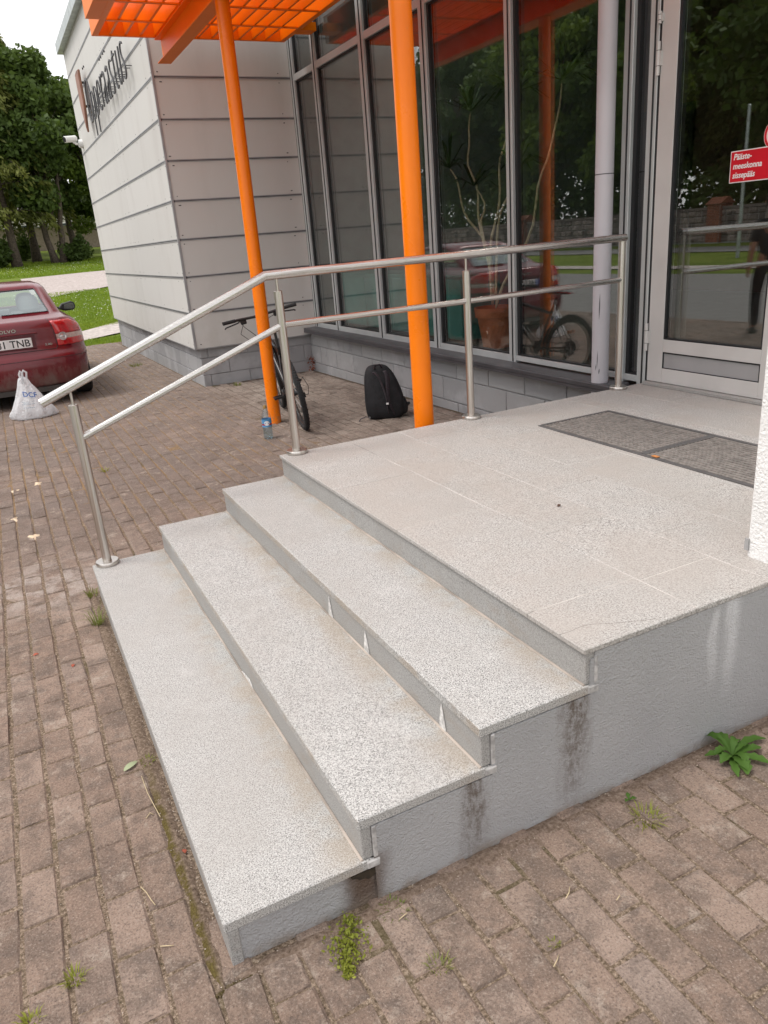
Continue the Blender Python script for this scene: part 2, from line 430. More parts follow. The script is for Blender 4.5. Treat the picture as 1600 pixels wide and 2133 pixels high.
def glass(name, tint, f0=.055, gl=(1, 1, 1), rough=0.):
    M = Mat(name); g = M.new('ShaderNodeNewGeometry'); d = M.new('ShaderNodeVectorMath'); d.operation = 'DOT_PRODUCT'
    M.lk(g.outputs['Normal'], d.inputs[0]); M.lk(g.outputs['Incoming'], d.inputs[1])
    c = E(M.t, d.outputs['Value']).abs(); F = (1. - c).pow(5.) * (1. - f0) + f0
    t = M.new('ShaderNodeBsdfTransparent'); t.inputs[0].default_value = (*tint, 1)
    r = M.new('ShaderNodeBsdfGlossy'); r.inputs[0].default_value = (*gl, 1); r.inputs[1].default_value = rough
    x = M.new('ShaderNodeMixShader'); M.lk(F.v, x.inputs[0]); M.lk(t.outputs[0], x.inputs[1]); M.lk(r.outputs[0], x.inputs[2]); M.lk(x.outputs[0], M.out.inputs[0])
    return M.m
GLASS = glass('window_glass', (.92, .96, .94), .145); CARGLASS = glass('car_glass', (.85, .93, .89), .16)
def leaf_mat(name, a, b, trans=.3, c=None):
    M = Mat(name); n = M.noise(.55, 3); w = M.white(M.vec(*[(q * 6.).floor() for q in M.xyz()]))
    col = M.mix(n.sm(.35, .65) * .6 + w * .4, a, b)
    d = M.new('ShaderNodeBsdfPrincipled'); M.lk(col, d.inputs['Base Color']); d.inputs['Roughness'].default_value = .6; d.inputs['Specular IOR Level'].default_value = .25
    t = M.new('ShaderNodeBsdfTranslucent'); M.lk(M.mix(.5, col, (b[0] * 1.4, b[1] * 1.4, b[2] * .8)), t.inputs[0])
    x = M.new('ShaderNodeMixShader'); x.inputs[0].default_value = trans; M.lk(d.outputs[0], x.inputs[1]); M.lk(t.outputs[0], x.inputs[2]); M.lk(x.outputs[0], M.out.inputs[0])
    return M.m
LEAF_D = leaf_mat('leaf_dark', (.04, .068, .017), (.10, .15, .034)); LEAF_C = leaf_mat('needle_olive', (.07, .088, .022), (.17, .185, .042))
LEAF_B = leaf_mat('leaf_bright', (.07, .12, .02), (.17, .235, .04)); LEAF_W = leaf_mat('weed_leaf', (.038, .095, .013), (.085, .165, .028), .2)
WEED_Y = leaf_mat('yellow_weed', (.14, .17, .02), (.33, .34, .06), .25)
BARK = simple('bark', (.085, .065, .05), .9, 0, .35, 12, .03, 14)
def grass_mat(name, a, b, c):
    M = Mat(name); n = M.noise(.5, 4); f = M.noise(60, 4, .7); col = M.mix(n.sm(.35, .65), a, b); col = M.mix(f.sm(.4, .65) * .6, col, c)
    return M.bsdf(col, .9, 0, f, .03, .1)
LAWN = grass_mat('lawn_grass', (.13, .18, .03), (.19, .235, .045), (.10, .14, .025))
BLADE = leaf_mat('grass_blade', (.14, .23, .02), (.25, .33, .035), .3)
FLOWER = simple('clover_flower', (.75, .75, .66), .7)
GRAVEL = (lambda M: M.bsdf(M.ramp(M.noise(9, 8, .85), (.3, (.26, .21, .19)), (.5, (.47, .41, .385)), (.7, (.66, .60, .57))), .95, 0, M.noise(14, 5, .8), .05, .1))(Mat('pink_gravel'))
PATH = simple('path_gravel', (.44, .39, .36), .95, 0, .2, 9, .01, 60)
ASPH = (lambda M: M.bsdf(M.ramp(M.noise(120, 3, .6), (.3, (.16, .153, .147)), (.7, (.27, .26, .25))), .9, 0, None, .001, .2))(Mat('asphalt'))

# ---------------------------------------------------------------- ground and setting
G = .01
def sstep(a, b, x):
    t = min(1, max(0, (x - a) / (b - a))); return t * t * (3 - 2 * t)
def gz(x, y):
    z = -G * min(y, 19.6)
    if y > 19.6: z += (min(y, 66) - 19.6) * .06 * sstep(-9, -1.5, x)
    return z
def sheet(name, poly_fn, xs, ys, dz, material):
    b = MB(); n = len(ys)
    for x in xs:
        for y in ys: b.v.append((x, y, gz(x, y) + dz))
    for i in range(len(xs) - 1):
        for j in range(n - 1):
            b.face((i * n + j, (i + 1) * n + j, (i + 1) * n + j + 1, i * n + j + 1))
    return struct(b.build(name, material, None, 'all'))
lin = lambda a, b, n: [a + (b - a) * i / (n - 1) for i in range(n)]
sheet('ground', None, [-160, -90, -60, -40, -20, -9, -7, -5, -3, -1.5, 0, 6, 20, 60, 160], [-60, -20, -5, 0, 5, 10, 15, 19.6] + lin(21, 66, 24) + [90, 160], -.05, LAWN)
def polysheet(name, near, far, dz, material, n=40):
    """strip between two polylines in plan (same number of points)"""
    b = MB(); K = 6
    def dense(P):
        R_ = []
        for p, q in zip(P[:-1], P[1:]):
            n_ = max(2, int(max(abs(near[1][1] - near[0][1]), abs(near[1][0] - near[0][0])) / 1.5)) if len(P) == 2 else 6
            R_ += [(p[0] + (q[0] - p[0]) * i / n_, p[1] + (q[1] - p[1]) * i / n_) for i in range(n_)]
        return R_ + [P[-1]]
    near, far = dense(near), dense(far)
    for (a0, a1) in zip(near, far):
        for k in range(K + 1):
            x = a0[0] + (a1[0] - a0[0]) * k / K; y = a0[1] + (a1[1] - a0[1]) * k / K
            b.v.append((x, y, gz(x, y) + dz))
    for i in range(len(near) - 1):
        for k in range(K):
            p = i * (K + 1) + k; b.face((p, p + K + 1, p + K + 2, p + 1))
    return struct(b.build(name, material, None, 'all'))
polysheet('yard', [(-11.0, -40), (-11.0, 44)], [(-2.55, -40), (-2.55, 44)], -.02, ASPH)
polysheet('footpath', [(-14.2, -40), (-14.2, 60)], [(-12.9, -40), (-12.9, 60)], -.02, PATH)
polysheet('street', [(-25.5, -50), (-25.5, 90)], [(-21.5, -50), (-21.5, 90)], -.02, ASPH)
polysheet('garden_path', [(-2.4, 16.4), (1.3, 17.5), (2.6, 18.9), (4.5, 20.2)], [(-2.4, 18.4), (1.3, 19.7), (2.8, 21.2), (4.5, 22.4)], -.015, PATH)
polysheet('gravel_lot', [(1.2, 29.0), (4, 31.3), (10, 32), (30, 33)], [(1.2, 38.6), (4, 39.3), (10, 40), (30, 41)], -.015, GRAVEL)

# pavers: 300 that show largest are objects, the others one mesh
PX, PL = .0987, .203
def in_pave(x, y):
    if x > 3.54 or y < -1.75: return False
    if -.02 < x < 3.7 and -.035 < y < 2.47: return False
    if x > 2.0 and y > 8.38: return False
    if y > 16.0 - max(0, 1.9 - x) * -.35: return False
    return True
pav = struct(MB().build('paving', JOINT))
b = MB()
xs = [-2.6, -1, 0, 1.2, 2.1, 3.56]
for x in xs:
    for y in (-1.8, 0, 4, 8, 12, 16.2): b.v.append((x, y, gz(x, y) - .0052))
for i in range(len(xs) - 1):
    for j in range(5):
        q = i * 6 + j
        b.face((q, q + 6, q + 7, q + 1))
bpy.data.objects.remove(pav)
pav = struct(b.build('paving', JOINT))
def paver_geo(b, cx, cy, cz, lx, ly, tilt, rot, c=.006):
    hx, hy = lx / 2, ly / 2; j = lambda: rng.uniform(-.0030, .0030)
    ring = []
    for (ix, iy, z) in ((hx, hy, -.03), (hx, hy, -.0065), (hx - c, hy - c, 0)):
        for sx, sy in ((-1, -1), (1, -1), (1, 1), (-1, 1)):
            x = sx * ix + j(); y = sy * iy + j(); zz = z + tilt[0] * x + tilt[1] * y
            ca, sa = math.cos(rot), math.sin(rot)
            ring.append((cx + ca * x - sa * y, cy + sa * x + ca * y, cz + zz))
    fs = [(8, 9, 10, 11)]
    for l in (0, 4):
        for k in range(4): fs.append((l + k, l + (k + 1) % 4, l + 4 + (k + 1) % 4, l + 4 + k))
    b.add(ring, fs)
cells = []
def to_px(p):
    d = Vector(p) - Vector((CX, CY, CZ)); z = d.dot(f_)
    if z < .2: return None
    return (384 + d.dot(r_) / z * 755.6, 512 - d.dot(u_) / z * 755.6, z)
for r in range(-23, 40):
    x0 = -.339 + r * PX; cx = x0 + PX / 2; ph = .0685 + (r % 2) * .1015 + rng.uniform(-.008, .008)
    n0 = int(-2.2 / PL); 
    for k in range(n0, 82):
        cy = ph + k * PL + PL / 2
        if not in_pave(cx, cy if not (-.01 < cx < 3.5 and 0 <= cy + .036 < .16) else -.06): continue
        ly = PL; cc = cy
        # cut pavers against the stair and the wall
        if -.01 < cx < 3.5 and cy - PL / 2 < -.05 < cy + PL / 2 + .03:
            top = -.024 + rng.uniform(-.010, .005); lo = cy - PL / 2
            if top - lo < .028: continue
            if cy + PL / 2 > top: ly = top - lo; cc = (top + lo) / 2
        p = to_px((cx, cc, gz(cx, cc)))
        area = 0
        if p and -20 < p[0] < 790 and -20 < p[1] < 1045: area = 1 / p[2] ** 3
        cells.append((area, cx, cc, ly))
cells.sort(key=lambda c: -c[0])
rest = MB()
for i, (ar, cx, cy, ly) in enumerate(cells):
    z = gz(cx, cy) + rng.gauss(0, .0018); tl = (rng.gauss(0, .018), rng.gauss(0, .012)); ro = rng.gauss(0, .016)
    gap = .007 + rng.uniform(0, .004)
    if i < 300:
        q = MB(); paver_geo(q, cx, cy, z, PX - gap, ly - gap * .8, tl, ro); q.build('paver', PAVER, pav)
    else: paver_geo(rest, cx, cy, z, PX - gap, ly - gap * .8, tl, ro)
rest.build('paver_field', PAVER, pav, kind='stuff')
# bare soil beside the steps
def soil_strip(name, pts, wid, material, dz, seed, rough=.35):
    R = random.Random(seed); b = MB(); n = 60
    P = [Vector(p) for p in pts]; seg = len(P) - 1
    for i in range(n + 1):
        t = i / n * seg; k = min(seg - 1, int(t)); c = P[k].lerp(P[k + 1], t - k); d = (P[k + 1] - P[k]).normalized(); s = Vector((-d.y, d.x))
        w = wid * (1 + R.uniform(-rough, rough)) * (math.sin(PI * min(1, max(0, i / n))) ** .25 if 0 < i < n else .1)
        for o_ in (-1, -.5, 0, .5, 1):
            x = c.x + s.x * w * o_ / 2; y = c.y + s.y * w * o_ / 2
            b.v.append((x, y, gz(x, y) + dz * (1 - abs(o_) ** 2) - .009 + R.uniform(0, .003)))
    for i in range(n):
        for k in range(4):
            q = i * 5 + k; b.face((q, q + 1, q + 6, q + 5))
    return b.build(name, material, None, 'all')
o = soil_strip('bare_soil', [(-.026, 2.5), (-.026, 1.0), (-.028, -.05)], .062, SOILM, .0095, 3); o['kind'] = 'stuff'
o = soil_strip('bare_soil', [(.0, -.03), (.9, -.028), (1.86, -.035)], .075, SOIL, .010, 4); o['kind'] = 'stuff'
o = soil_strip('moss', [(-.052, -.05), (-.005, -.045), (.04, -.042)], .020, MOSS, .0095, 6, .8); o['kind'] = 'stuff'

# ---------------------------------------------------------------- entrance steps
X = [0, .351, .704, 1.043]; Z = [.135, .262, .388, .507]; WD = 2.436; XF = 3.635
st = thing('entrance_steps', 'granite clad entrance steps and landing with grey rendered side in front of glass door', 'steps', (0, 0, 0))
T = .03
for i in range(3):
    b = MB().box(X[i], X[i + 1] + .03, 0, WD, Z[i] - T, Z[i]); b.build('tread_slab', GR_T, st, bevel=.003)
for i in range(4):
    zb = -.06 if i == 0 else Z[i - 1]
    MB().box(X[i] + .006, X[i] + .0335, .003, WD - .004, zb + .002, Z[i] - T + (.014 if i == 3 else 0) - .001).build('riser_slab', GR_S, st, bevel=.002)
    if i: MB().cyl((X[i] + .003, .004, zb + .001), (X[i] + .003, WD - .004, zb + .001), .0042, n=6).build('mortar_bead', simple('pink_grout', (.36, .31, .27), .9, 0, .3, 5) if i == 1 else bpy.data.materials['pink_grout'], st)
# landing slabs
rows = [(X[3], 1.452, [0, .246, 1.07, 1.682, WD]), (1.452, 1.760, [0, .223, .692, 1.30, 1.91, WD]), (1.760, 2.066, [0, .463, 1.07, 1.68, 2.20, WD]),
        (2.066, 2.385, [-.0, .692, 1.30, 1.91, WD]), (2.385, 2.950, [1.99, WD]), (2.385, 2.415, [0, .9, 1.99]), (2.935, 3.045, [0, .55, 1.25, 1.99]), (2.95, 3.045, [1.99, WD]),
        (3.045, 3.345, [0, .3, .95, 1.78, WD]), (3.345, 3.64, [0, .6, 1.25, 1.9, WD])]
TL = .018
for (xa, xb, ys) in rows:
    for ya, yb in zip(ys[:-1], ys[1:]):
        if xb < 2.3 and ya == 0: ya = -.004
        g = .0010; h = rng.uniform(-.0007, .0007)
        MB().box(xa + (g if xa > 1.1 else -.004), xb - g, ya + (g if ya > 0 else 0), yb - (g if yb < WD else 0), Z[3] - TL, Z[3] + h).build('landing_slab', GR_L, st, bevel=.0025)
GROUT = simple('white_grout', (.40, .375, .35), .9, 0, .35, 3, bump=.001)
MB().box(X[3] + .02, 3.66, .004, WD - .006, Z[3] - TL - .02, Z[3] - .0013).build('grout_bed', GROUT, st)
MB().box(X[3] + .02, 3.66, .0, WD - .008, -.2, Z[3] - TL - .021).build('landing_core', PLASTER, st)
# stepped grey rendered side wall, set a little behind the slab ends
poly = [(.03, -.12), (.30, -.12), (.30, Z[0] - T), (.03, Z[0] - T)]
for (xa, xb, zt) in ((.03, X[1] + .034, Z[0] - T - .001), (X[1] + .034, X[2] + .034, Z[1] - T - .001), (X[2] + .034, X[3] + .034, Z[2] - T - .001)):
    MB().box(xa, xb, .008, WD - .01, -.2, zt).build('side_wall', PLASTER, st)
MB().box(X[3] + .034, 3.6, -.0015, .02, -.2, Z[3] - TL - .001).build('side_wall', PLASTER, st)
MB().box(X[2] + .034, X[3] + .0345, -.001, .007, -.2, Z[2] - T - .0012).build('side_wall', PLASTER, st)
MB().box(X[1] + .034, X[2] + .0345, -.0005, .007, -.2, Z[1] - T - .0012).build('side_wall', PLASTER, st)
MB().prism([(.318, .104), (.322, .096), (.334, .093), (.340, .085), (.356, .083), (.364, .076), (.380, .080), (.388, .092), (.398, .104)], .0035, .0092, lambda u, v, w: (u, .0095 - w, v)).build('hollow_patch', simple('hollow_shade', (.030, .021, .012), 1., 0, .4, 60), st)  # raised dark patch paints the shade inside a hollow in the render
# mortar showing at the ends of the risers
LIME = simple('lime_mortar', (.42, .405, .395), .9, 0, .3, 40, .003, 60)
for i in range(1, 4):
    b = MB().box(X[i] + .0335, X[i] + .045, -.003, .006, Z[i - 1] + .002, Z[i] - T - .002); b.build('mortar_end', LIME, st, bevel=.002)
    b = MB().box(X[i] + .012, X[i] + .05, -.004, .01, Z[i - 1] - T + .002, Z[i - 1] - .003); b.build('mortar_end', LIME, st, bevel=.004)
WHITE_S = simple('white_adhesive', (.60, .585, .565), .9, 0, .3, 60)
for (y0, i) in ((1.0, 2), (.69, 2), (.195, 2), (.95, 1)):
    xq = X[i] + .0045; za, zb = Z[i - 1] + .004, Z[i] - T - (.012 if i == 2 else .055); w = rng.uniform(.013, .02) if i == 2 else .05
    pl = [(y0 - w, za), (y0 + w, za), (y0 + w * .9, za + .02), (y0 + w * .15, zb), (y0 - w * .1, zb - .006), (y0 - w * .7, za + .03)]
    if i == 1: pl = [(y0 - .06, za), (y0 + .08, za), (y0 + .03, za + .012), (y0 - .02, za + .02)]
    MB().prism(pl, 0, .0022, lambda u, v, w_, xq=xq: (xq - w_, u, v)).build('adhesive_smear', WHITE_S, st)
CRACK = [(1.036, 0.097), (1.067, 0.094), (1.104, 0.098), (1.137, 0.096), (1.178, 0.074), (1.227, 0.051), (1.277, 0.029), (1.311, 0.016), (1.312, 0.001)]
CRK = simple('crack_dirt', (.22, .20, .18), .9)
MB().tube([(x, y, Z[3] - .0006) for x, y in CRACK], .0009, 5).build('crack', CRK, st)
# door threshold of granite
MB().box(3.60, 3.70, 1.3, 2.40, Z[3] + .001, Z[3] + .022).build('threshold', GR_S, st, bevel=.002)

# ---------------------------------------------------------------- civic building: clad wing, glazed front, door
BX, BY, ZB, PC, YE = 1.990, 8.360, .404, .433, 15.40
ZT = ZB + 11 * PC
bd = thing('civic_building', 'low civic building with pale panel cladding and a glazed aluminium entrance front', 'building', (BX, BY, 0))
# plinth core and blocks
MB().box(2.066, 3.70, 8.436, 15.38, -.4, ZB + .02).build('plinth_core', MORTAR, bd)
MB().box(3.575, 3.80, 2.40, 8.44, -.4, .45).build('plinth_core', MORTAR, bd)
def blocks(axis, face, a0, a1, zs, first, pitch=.522, sgn=1):
    for ci in range(len(zs) - 1):
        off = first + (pitch / 2 if ci % 2 else 0); a = a0; k = math.ceil((a0 - off) / pitch + 1e-6); nxt = off + k * pitch
        while a < a1 - .01:
            e = min(nxt, a1); g = .005
            lo, hi = a + g, e - g; q = MB(); d = rng.uniform(-.0015, .0015)
            if hi - lo > .02:
                if axis == 'y': q.box(face + d, face + .10, lo, hi, zs[ci] + g, zs[ci + 1] - g)
                else: q.box(lo, hi, face + d, face + .10, zs[ci] + g, zs[ci + 1] - g)
                q.build('plinth_block', BLOCK, bd, bevel=.004)
            a = e; nxt += pitch
cz = [-.20, .062, .275, .452]
blocks('y', 3.56, 2.44, 8.42, [-.19, .03, .258, .452], 3.648 - .522 * 3)
blocks('x', 8.423, 2.05, 3.575, [-.16, .052, .27, .41], 2.15)
blocks('y', 2.05, 8.423, 15.38, [-.36, -.16, .055, .27, .41], 8.46 + .2)
# wing walls behind the panels
MB().box(2.02, 3.60, 8.39, 15.37, ZB, ZT - .02).build('wing_core', TRIM_D, bd)
MB().box(3.74, 9.5, 8.44, 15.37, -.4, ZT - .02).build('wing_core', TRIM_D, bd)
MB().box(3.60, 3.74, 8.40, 15.37, -.4, ZT - .02).build('wing_core', TRIM_D, bd)
riv = MB(); rivb = MB()
VJ = [11.4]
for i in range(11):
    z0 = ZB + i * PC; z1 = z0 + PC
    tz = .0 if i == 0 else .014
    for (ya, yb) in ((BY + .004, 11.398), (11.402, YE)):
        MB().box(BX, BX + .028, ya, yb, z0 + tz, z1 - .014).build('cladding_panel', PANEL, bd)
        for yy in (ya + .06, yb - .06, (ya + yb) / 2, ya + .35, yb - .35):
            for zz in (z0 + .05, z1 - .05): riv.cyl((BX - .002, yy, zz), (BX + .004, yy, zz), .006, n=6)
    MB().box(BX + .002, 3.634, BY, BY + .028, z0 + tz, z1 - .014).build('cladding_panel', PANEL, bd)
    for xx in (BX + .07, BX + .85, BX + 1.5):
        for zz in (z0 + .05, z1 - .05): riv.cyl((xx + rng.uniform(-.03, .03), BY - .002, zz), (xx, BY + .004, zz), .006, n=6)
    if i:
        for (o0, o1, mt) in ((-.014, -.004, TRIM), (.004, .014, TRIM), (-.004, .004, TRIM_D)):
            d = -.006 if mt is TRIM else .004
            MB().box(BX + d, BX + .02, BY + .02, YE, z0 + o0, z0 + o1).build('joint_trim', mt, bd)
            MB().box(BX + .03, 3.634, BY + d, BY + .02, z0 + o0, z0 + o1).build('joint_trim', mt, bd)
riv.build('rivet', DARK, bd, kind='stuff')
MB().box(BX - .008, BX + .02, BY - .008, BY + .022, ZB - .002, ZT).build('corner_trim', TRIM, bd, bevel=.002)
MB().box(BX - .005, BX + .02, BY - .002, YE, ZB - .012, ZB - .002).build('base_trim', TRIM, bd)
MB().box(BX + .021, 3.63, BY - .005, BY + .02, ZB - .012, ZB - .002).build('base_trim', TRIM, bd)
# roof edge
MB().box(BX - .10, BX + .05, BY - .12, YE + .10, ZT - .03, ZT + .14).build('roof_flashing', GALV, bd, bevel=.004)
MB().box(BX + .05, 9.6, BY - .12, BY + .05, ZT - .03, ZT + .14).build('roof_flashing', GALV, bd, bevel=.004)
MB().box(BX - .02, 9.6, BY - .02, YE + .05, ZT + .02, ZT + .10).build('roof', ANTHR, bd)
MB().box(3.45, 9.6, -2.0, BY - .121, ZT - .03, ZT + .12).build('roof', ANTHR, bd)
# glazed front: frame members
ML = [(8.245, 8.356), (7.552, 7.655), (6.305, 6.430), (5.100, 5.210), (3.870, 3.955), (2.622, 2.700), (2.415, 2.490)]
for (a, c) in ML:
    w = c - a
    MB().box(XF, XF + .10, a, c, .492, ZT - .04).build('mullion', ALU, bd, bevel=.003)
    MB().box(XF - .006, XF - .0005, a + w * .30, a + w * .42, .50, ZT - .05).build('mullion_groove', GASKET, bd)
spans = [(ML[i + 1][1], ML[i][0]) for i in range(6)]
for k, (a, c) in enumerate(spans):
    top = 3.385 if k < 4 else 3.385
    fr = MB()
    zb = .492 if k < 4 else .508
    fr.box(XF + .006, XF + .09, a + .0005, c - .0005, zb, .548)                    # bottom rail
    w = fr.build('window', ALU, bd, bevel=.002)
    MB().box(XF + .006, XF + .09, a + .0005, c - .0005, 3.385, 3.455).build('transom', ALU, w, bevel=.002)
    g = MB(); gw = .016
    for (z0, z1) in ((.548, 3.385), (3.455, ZT - .06)):
        g.box(XF + .025, XF + .075, a + .0005, a + gw, z0 + .0005, z1 - .0005); g.box(XF + .025, XF + .075, c - gw * 1.9, c - .0005, z0 + .0005, z1 - .0005)
        g.box(XF + .026, XF + .075, a + gw, c - gw * 1.9, z0 + .0005, z0 + gw * .8); g.box(XF + .026, XF + .075, a + gw, c - gw * 1.9, z1 - gw, z1 - .0005)
    g.build('gasket', GASKET, w)
    for (z0, z1) in ((.548, 3.385), (3.455, ZT - .06)):
        MB().box(XF + .040, XF + .064, a + .004, c - .006, z0 + .002, z1 - .002).build('pane', GLASS, w)
# sill
MB().box(3.455, XF + .006, 2.555, 8.35, .455, .496).build('sill', ANTHR, bd, bevel=.008, seg=2)
MB().box(3.455, 3.463, 2.555, 8.35, .436, .456).build('sill', ANTHR, bd)
# door
dr = MB()
dr.box(XF + .002, XF + .065, 2.272, 2.398, .532, 3.1); dr.box(XF + .002, XF + .065, 1.41, 1.545, .532, 3.1)
dr.box(XF + .0025, XF + .064, 1.5455, 2.2715, .730, .810); dr.box(XF + .0025, XF + .064, 1.5455, 2.2715, .532, .624); dr.box(XF + .0025, XF + .064, 1.5455, 2.2715, 2.95, 3.1)
door = dr.build('door', ALU_D, bd, bevel=.002, label='aluminium framed glass door with grey kick panel')
MB().box(XF + .012, XF + .05, 1.546, 2.271, .625, .729).build('kick_panel', KICK, door)
MB().box(XF + .018, XF + .042, 1.5465, 2.2705, .811, 2.949).build('pane', GLASS, door)
g = MB()
for (ya, yb, za, zb) in ((2.258, 2.2715, .8105, 2.9495), (1.5455, 1.556, .8105, 2.9495), (1.556, 2.258, .8105, .820)): g.box(XF + .006, XF + .045, ya, yb, za, zb)
for (ya, yb, za, zb) in ((2.266, 2.2712, .6245, .7295), (1.546, 1.552, .6245, .7295), (1.552, 2.266, .722, .7295), (1.552, 2.266, .6245, .629)): g.box(XF + .005, XF + .02, ya, yb, za, zb)
g.build('gasket', GASKET, door)
MB().box(XF + .003, XF + .06, 2.4005, 2.4145, .53, 3.1).build('door_jamb', GASKET, bd)
MB().box(XF + .02, XF + .09, 1.30, 2.414, 3.102, ZT - .04).build('door_head', ALU, bd)
MB().box(XF + .003, XF + .09, 1.28, 1.408, .53, 3.1).build('door_jamb', ALU, bd)
for (z0, z1) in ((.730, .905), (2.335, 2.510), (2.60, 2.66)):
    h = MB(); h.cyl((XF - .012, 2.404, z0), (XF - .012, 2.404, z1), .0115, n=12)
    h.box(XF - .014, XF + .004, 2.385, 2.402, z0 + .05, z1 - .05)
    hg = h.build('hinge', ALU_D, door, smooth=True)
    r2 = MB()
    for zz in (z0 + (z1 - z0) * .28, z0 + (z1 - z0) * .74): r2.cyl((XF - .012, 2.404, zz - .0015), (XF - .012, 2.404, zz + .0015), .0122, n=12)
    r2.build('hinge_ring', DARK, hg)
# grey wall to the right of the door and interior
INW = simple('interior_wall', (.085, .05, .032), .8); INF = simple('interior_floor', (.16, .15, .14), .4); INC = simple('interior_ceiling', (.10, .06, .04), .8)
MB().box(XF + .02, XF + .2, -3.0, 1.279, -.3, ZT - .04).build('outer_wall', WHITE_R, bd)
MB().box(XF + .12, 9.4, -3.0, 8.43, .40, .455).build('interior_floor', INF, bd)
MB().box(XF + .22, 9.4, -3.0, 8.43, ZT - .1, ZT - .04).build('interior_ceiling', INC, bd)
MB().box(9.2, 9.4, -3.0, 8.43, .456, ZT - .101).build('interior_wall', INW, bd)
MB().box(XF + .105, 9.19, 8.395, 8.432, .456, ZT - .101).build('interior_wall', simple('interior_wall_grey', (.22, .24, .23), .7), bd)
MB().box(XF + .21, 9.19, -3.0, -2.9, .456, ZT - .101).build('interior_wall', INW, bd)
# rain pipe in front of the glazing
rp = MB().tube([(3.52, 2.72, .30), (3.52, 2.72, 1.83), (3.52, 2.72, ZT - .05)], .058, 24).build('rain_pipe', PIPE, bd, smooth=True)
MB().tube([(3.52, 2.72, 1.832), (3.52, 2.72, 1.838)], .0586, 24).build('pipe_seam', SCUFF, rp)
for (a0, z0, z1, w) in ((3.75, .93, 1.10, .004), (3.62, .60, .72, .003), (3.85, .56, .60, .004), (3.45, .585, .63, .003)):
    q = MB(); n = 5
    for i in range(n + 1):
        t = i / n; zz = z0 + (z1 - z0) * t; an = a0 + .05 * t; ww = w * math.sin(PI * min(.97, max(.03, t))) / .058
        for s_ in (-1, 1): q.v.append((3.52 + .0587 * math.cos(an + s_ * ww), 2.72 + .0587 * math.sin(an + s_ * ww), zz))
    for i in range(n): q.face((2 * i, 2 * i + 1, 2 * i + 3, 2 * i + 2))
    q.build('scuff_mark', SCUFF, rp)
MB().box(3.46, 3.58, 2.66, 2.78, -.3, .30).build('pipe_foot', PIPE, bd)

# lettering and crest on the wing wall
frA = lambda u, v, w: (BX - .075 - w, 13.12 - u, 3.60 + v)
sg = thing('wall_lettering', 'thin dark metal lettering standing off the pale panel wall', 'lettering', (BX - .05, 11, 3.6))
u0 = 0.
for ch, adv in zip('Öpperäästus', (.50, .375, .375, .37, .27, .35, .35, .33, .27, .37, .33)):
    b = MB(); v_, f__ = text_geo(ch, 1.0, lambda u, v, w, u0=u0: frA(u0 + u, v, w), .010, -.030, 0, .74); b.add(v_, f__)
    for k in (.10, .24):
        b.cyl((BX, 13.12 - u0 - k, 3.75), (BX - .075, 13.12 - u0 - k, 3.75), .006, n=5)
    b.build('letter', LETTER, sg); u0 += adv * .98
cs = thing('crest_shield', 'brown shield shaped crest at the left end of the wall lettering', 'crest', (BX - .1, 13.4, 4))
pl = [(13.62, 4.45), (13.40, 4.47), (13.18, 4.45), (13.18, 3.98), (13.22, 3.88), (13.40, 3.56), (13.58, 3.88), (13.62, 3.98)]
MB().prism(pl, 0, .03, lambda u, v, w: (BX - .08 - w, u, v)).build('shield_body', BROWN_S, cs, bevel=.005)
MB().prism([(13.40 + (u - 13.40) * .85, 4.05 + (v - 4.05) * .88) for u, v in pl], .0305, .036, lambda u, v, w: (BX - .08 - w, u, v)).build('shield_face', simple('shield_copper', (.30, .13, .08), .5), cs)
for zz in (4.3, 3.95): MB().cyl((BX, 13.4, zz), (BX - .08, 13.4, zz), .02, n=8).build('shield_pin', DARK, cs)
# security camera
sc = thing('security_camera', 'white bullet security camera on the far edge of the panel wall', 'camera', (BX, 15.15, 3.60))
MB().lathe([(.075, 0), (.075, .05), (.06, .07)], (BX, 15.12, 3.60), 16, axis=(-1, 0, 0)).build('mount', WHITE_P, sc, smooth=True)
MB().tube([(BX - .06, 15.12, 3.60), (BX - .12, 15.10, 3.60), (BX - .16, 15.08, 3.63)], .022, 8).build('arm', WHITE_P, sc, smooth=True)
ax = Vector((-.82, -.42, -.10)).normalized(); c0 = Vector((BX - .10, 15.12, 3.69))
MB().lathe([(.045, 0), (.055, .01), (.055, .24), (.05, .245)], c0, 16, axis=ax).build('body', WHITE_P, sc, smooth=True)
MB().lathe([(.045, 0), (.046, .004), (.02, .005)], c0 + ax * .2455, 16, axis=ax).build('lens', BLACK, sc, smooth=True)
# red rescue sign on the door glass, and the round sticker
SIGNR = simple('sign_red', (.62, .005, .02), .35, 0, .04); SIGNW = simple('sign_white', (.85, .84, .84), .4, 0, .02)
s1 = thing('rescue_entrance_sign', 'red rectangular sign with white words on the glass door', 'sign', (XF + .014, 1.66, 1.78))
MB().box(XF + .0150, XF + .0178, 1.470, 1.862, 1.700, 1.862).build('sign_plate', SIGNW, s1)
MB().box(XF + .0136, XF + .0149, 1.475, 1.857, 1.705, 1.857).build('sign_field', SIGNR, s1)
frS = lambda u, v, w: (XF + .0130 - w, 1.842 - u, 1.817 + v)
b = MB(); v_, f__ = text_geo('Pääste-\nmeeskonna\nsissepääs', .043, frS, .0003, .0009, .18, .93, line=1.08); b.add(v_, f__)
b.build('sign_words', SIGNW, s1)
b = MB().box(XF + .0126, XF + .0134, 1.50, 1.575, 1.781, 1.787).build('sign_arrow', SIGNW, s1)
s2 = thing('prohibition_sticker', 'round white sticker with red ring and bar above the red door sign', 'sticker', (XF + .014, 1.585, 1.91))
dsk = lambda r0, r1, x0, x1, c: [(r0, 0), (r0, x1)]
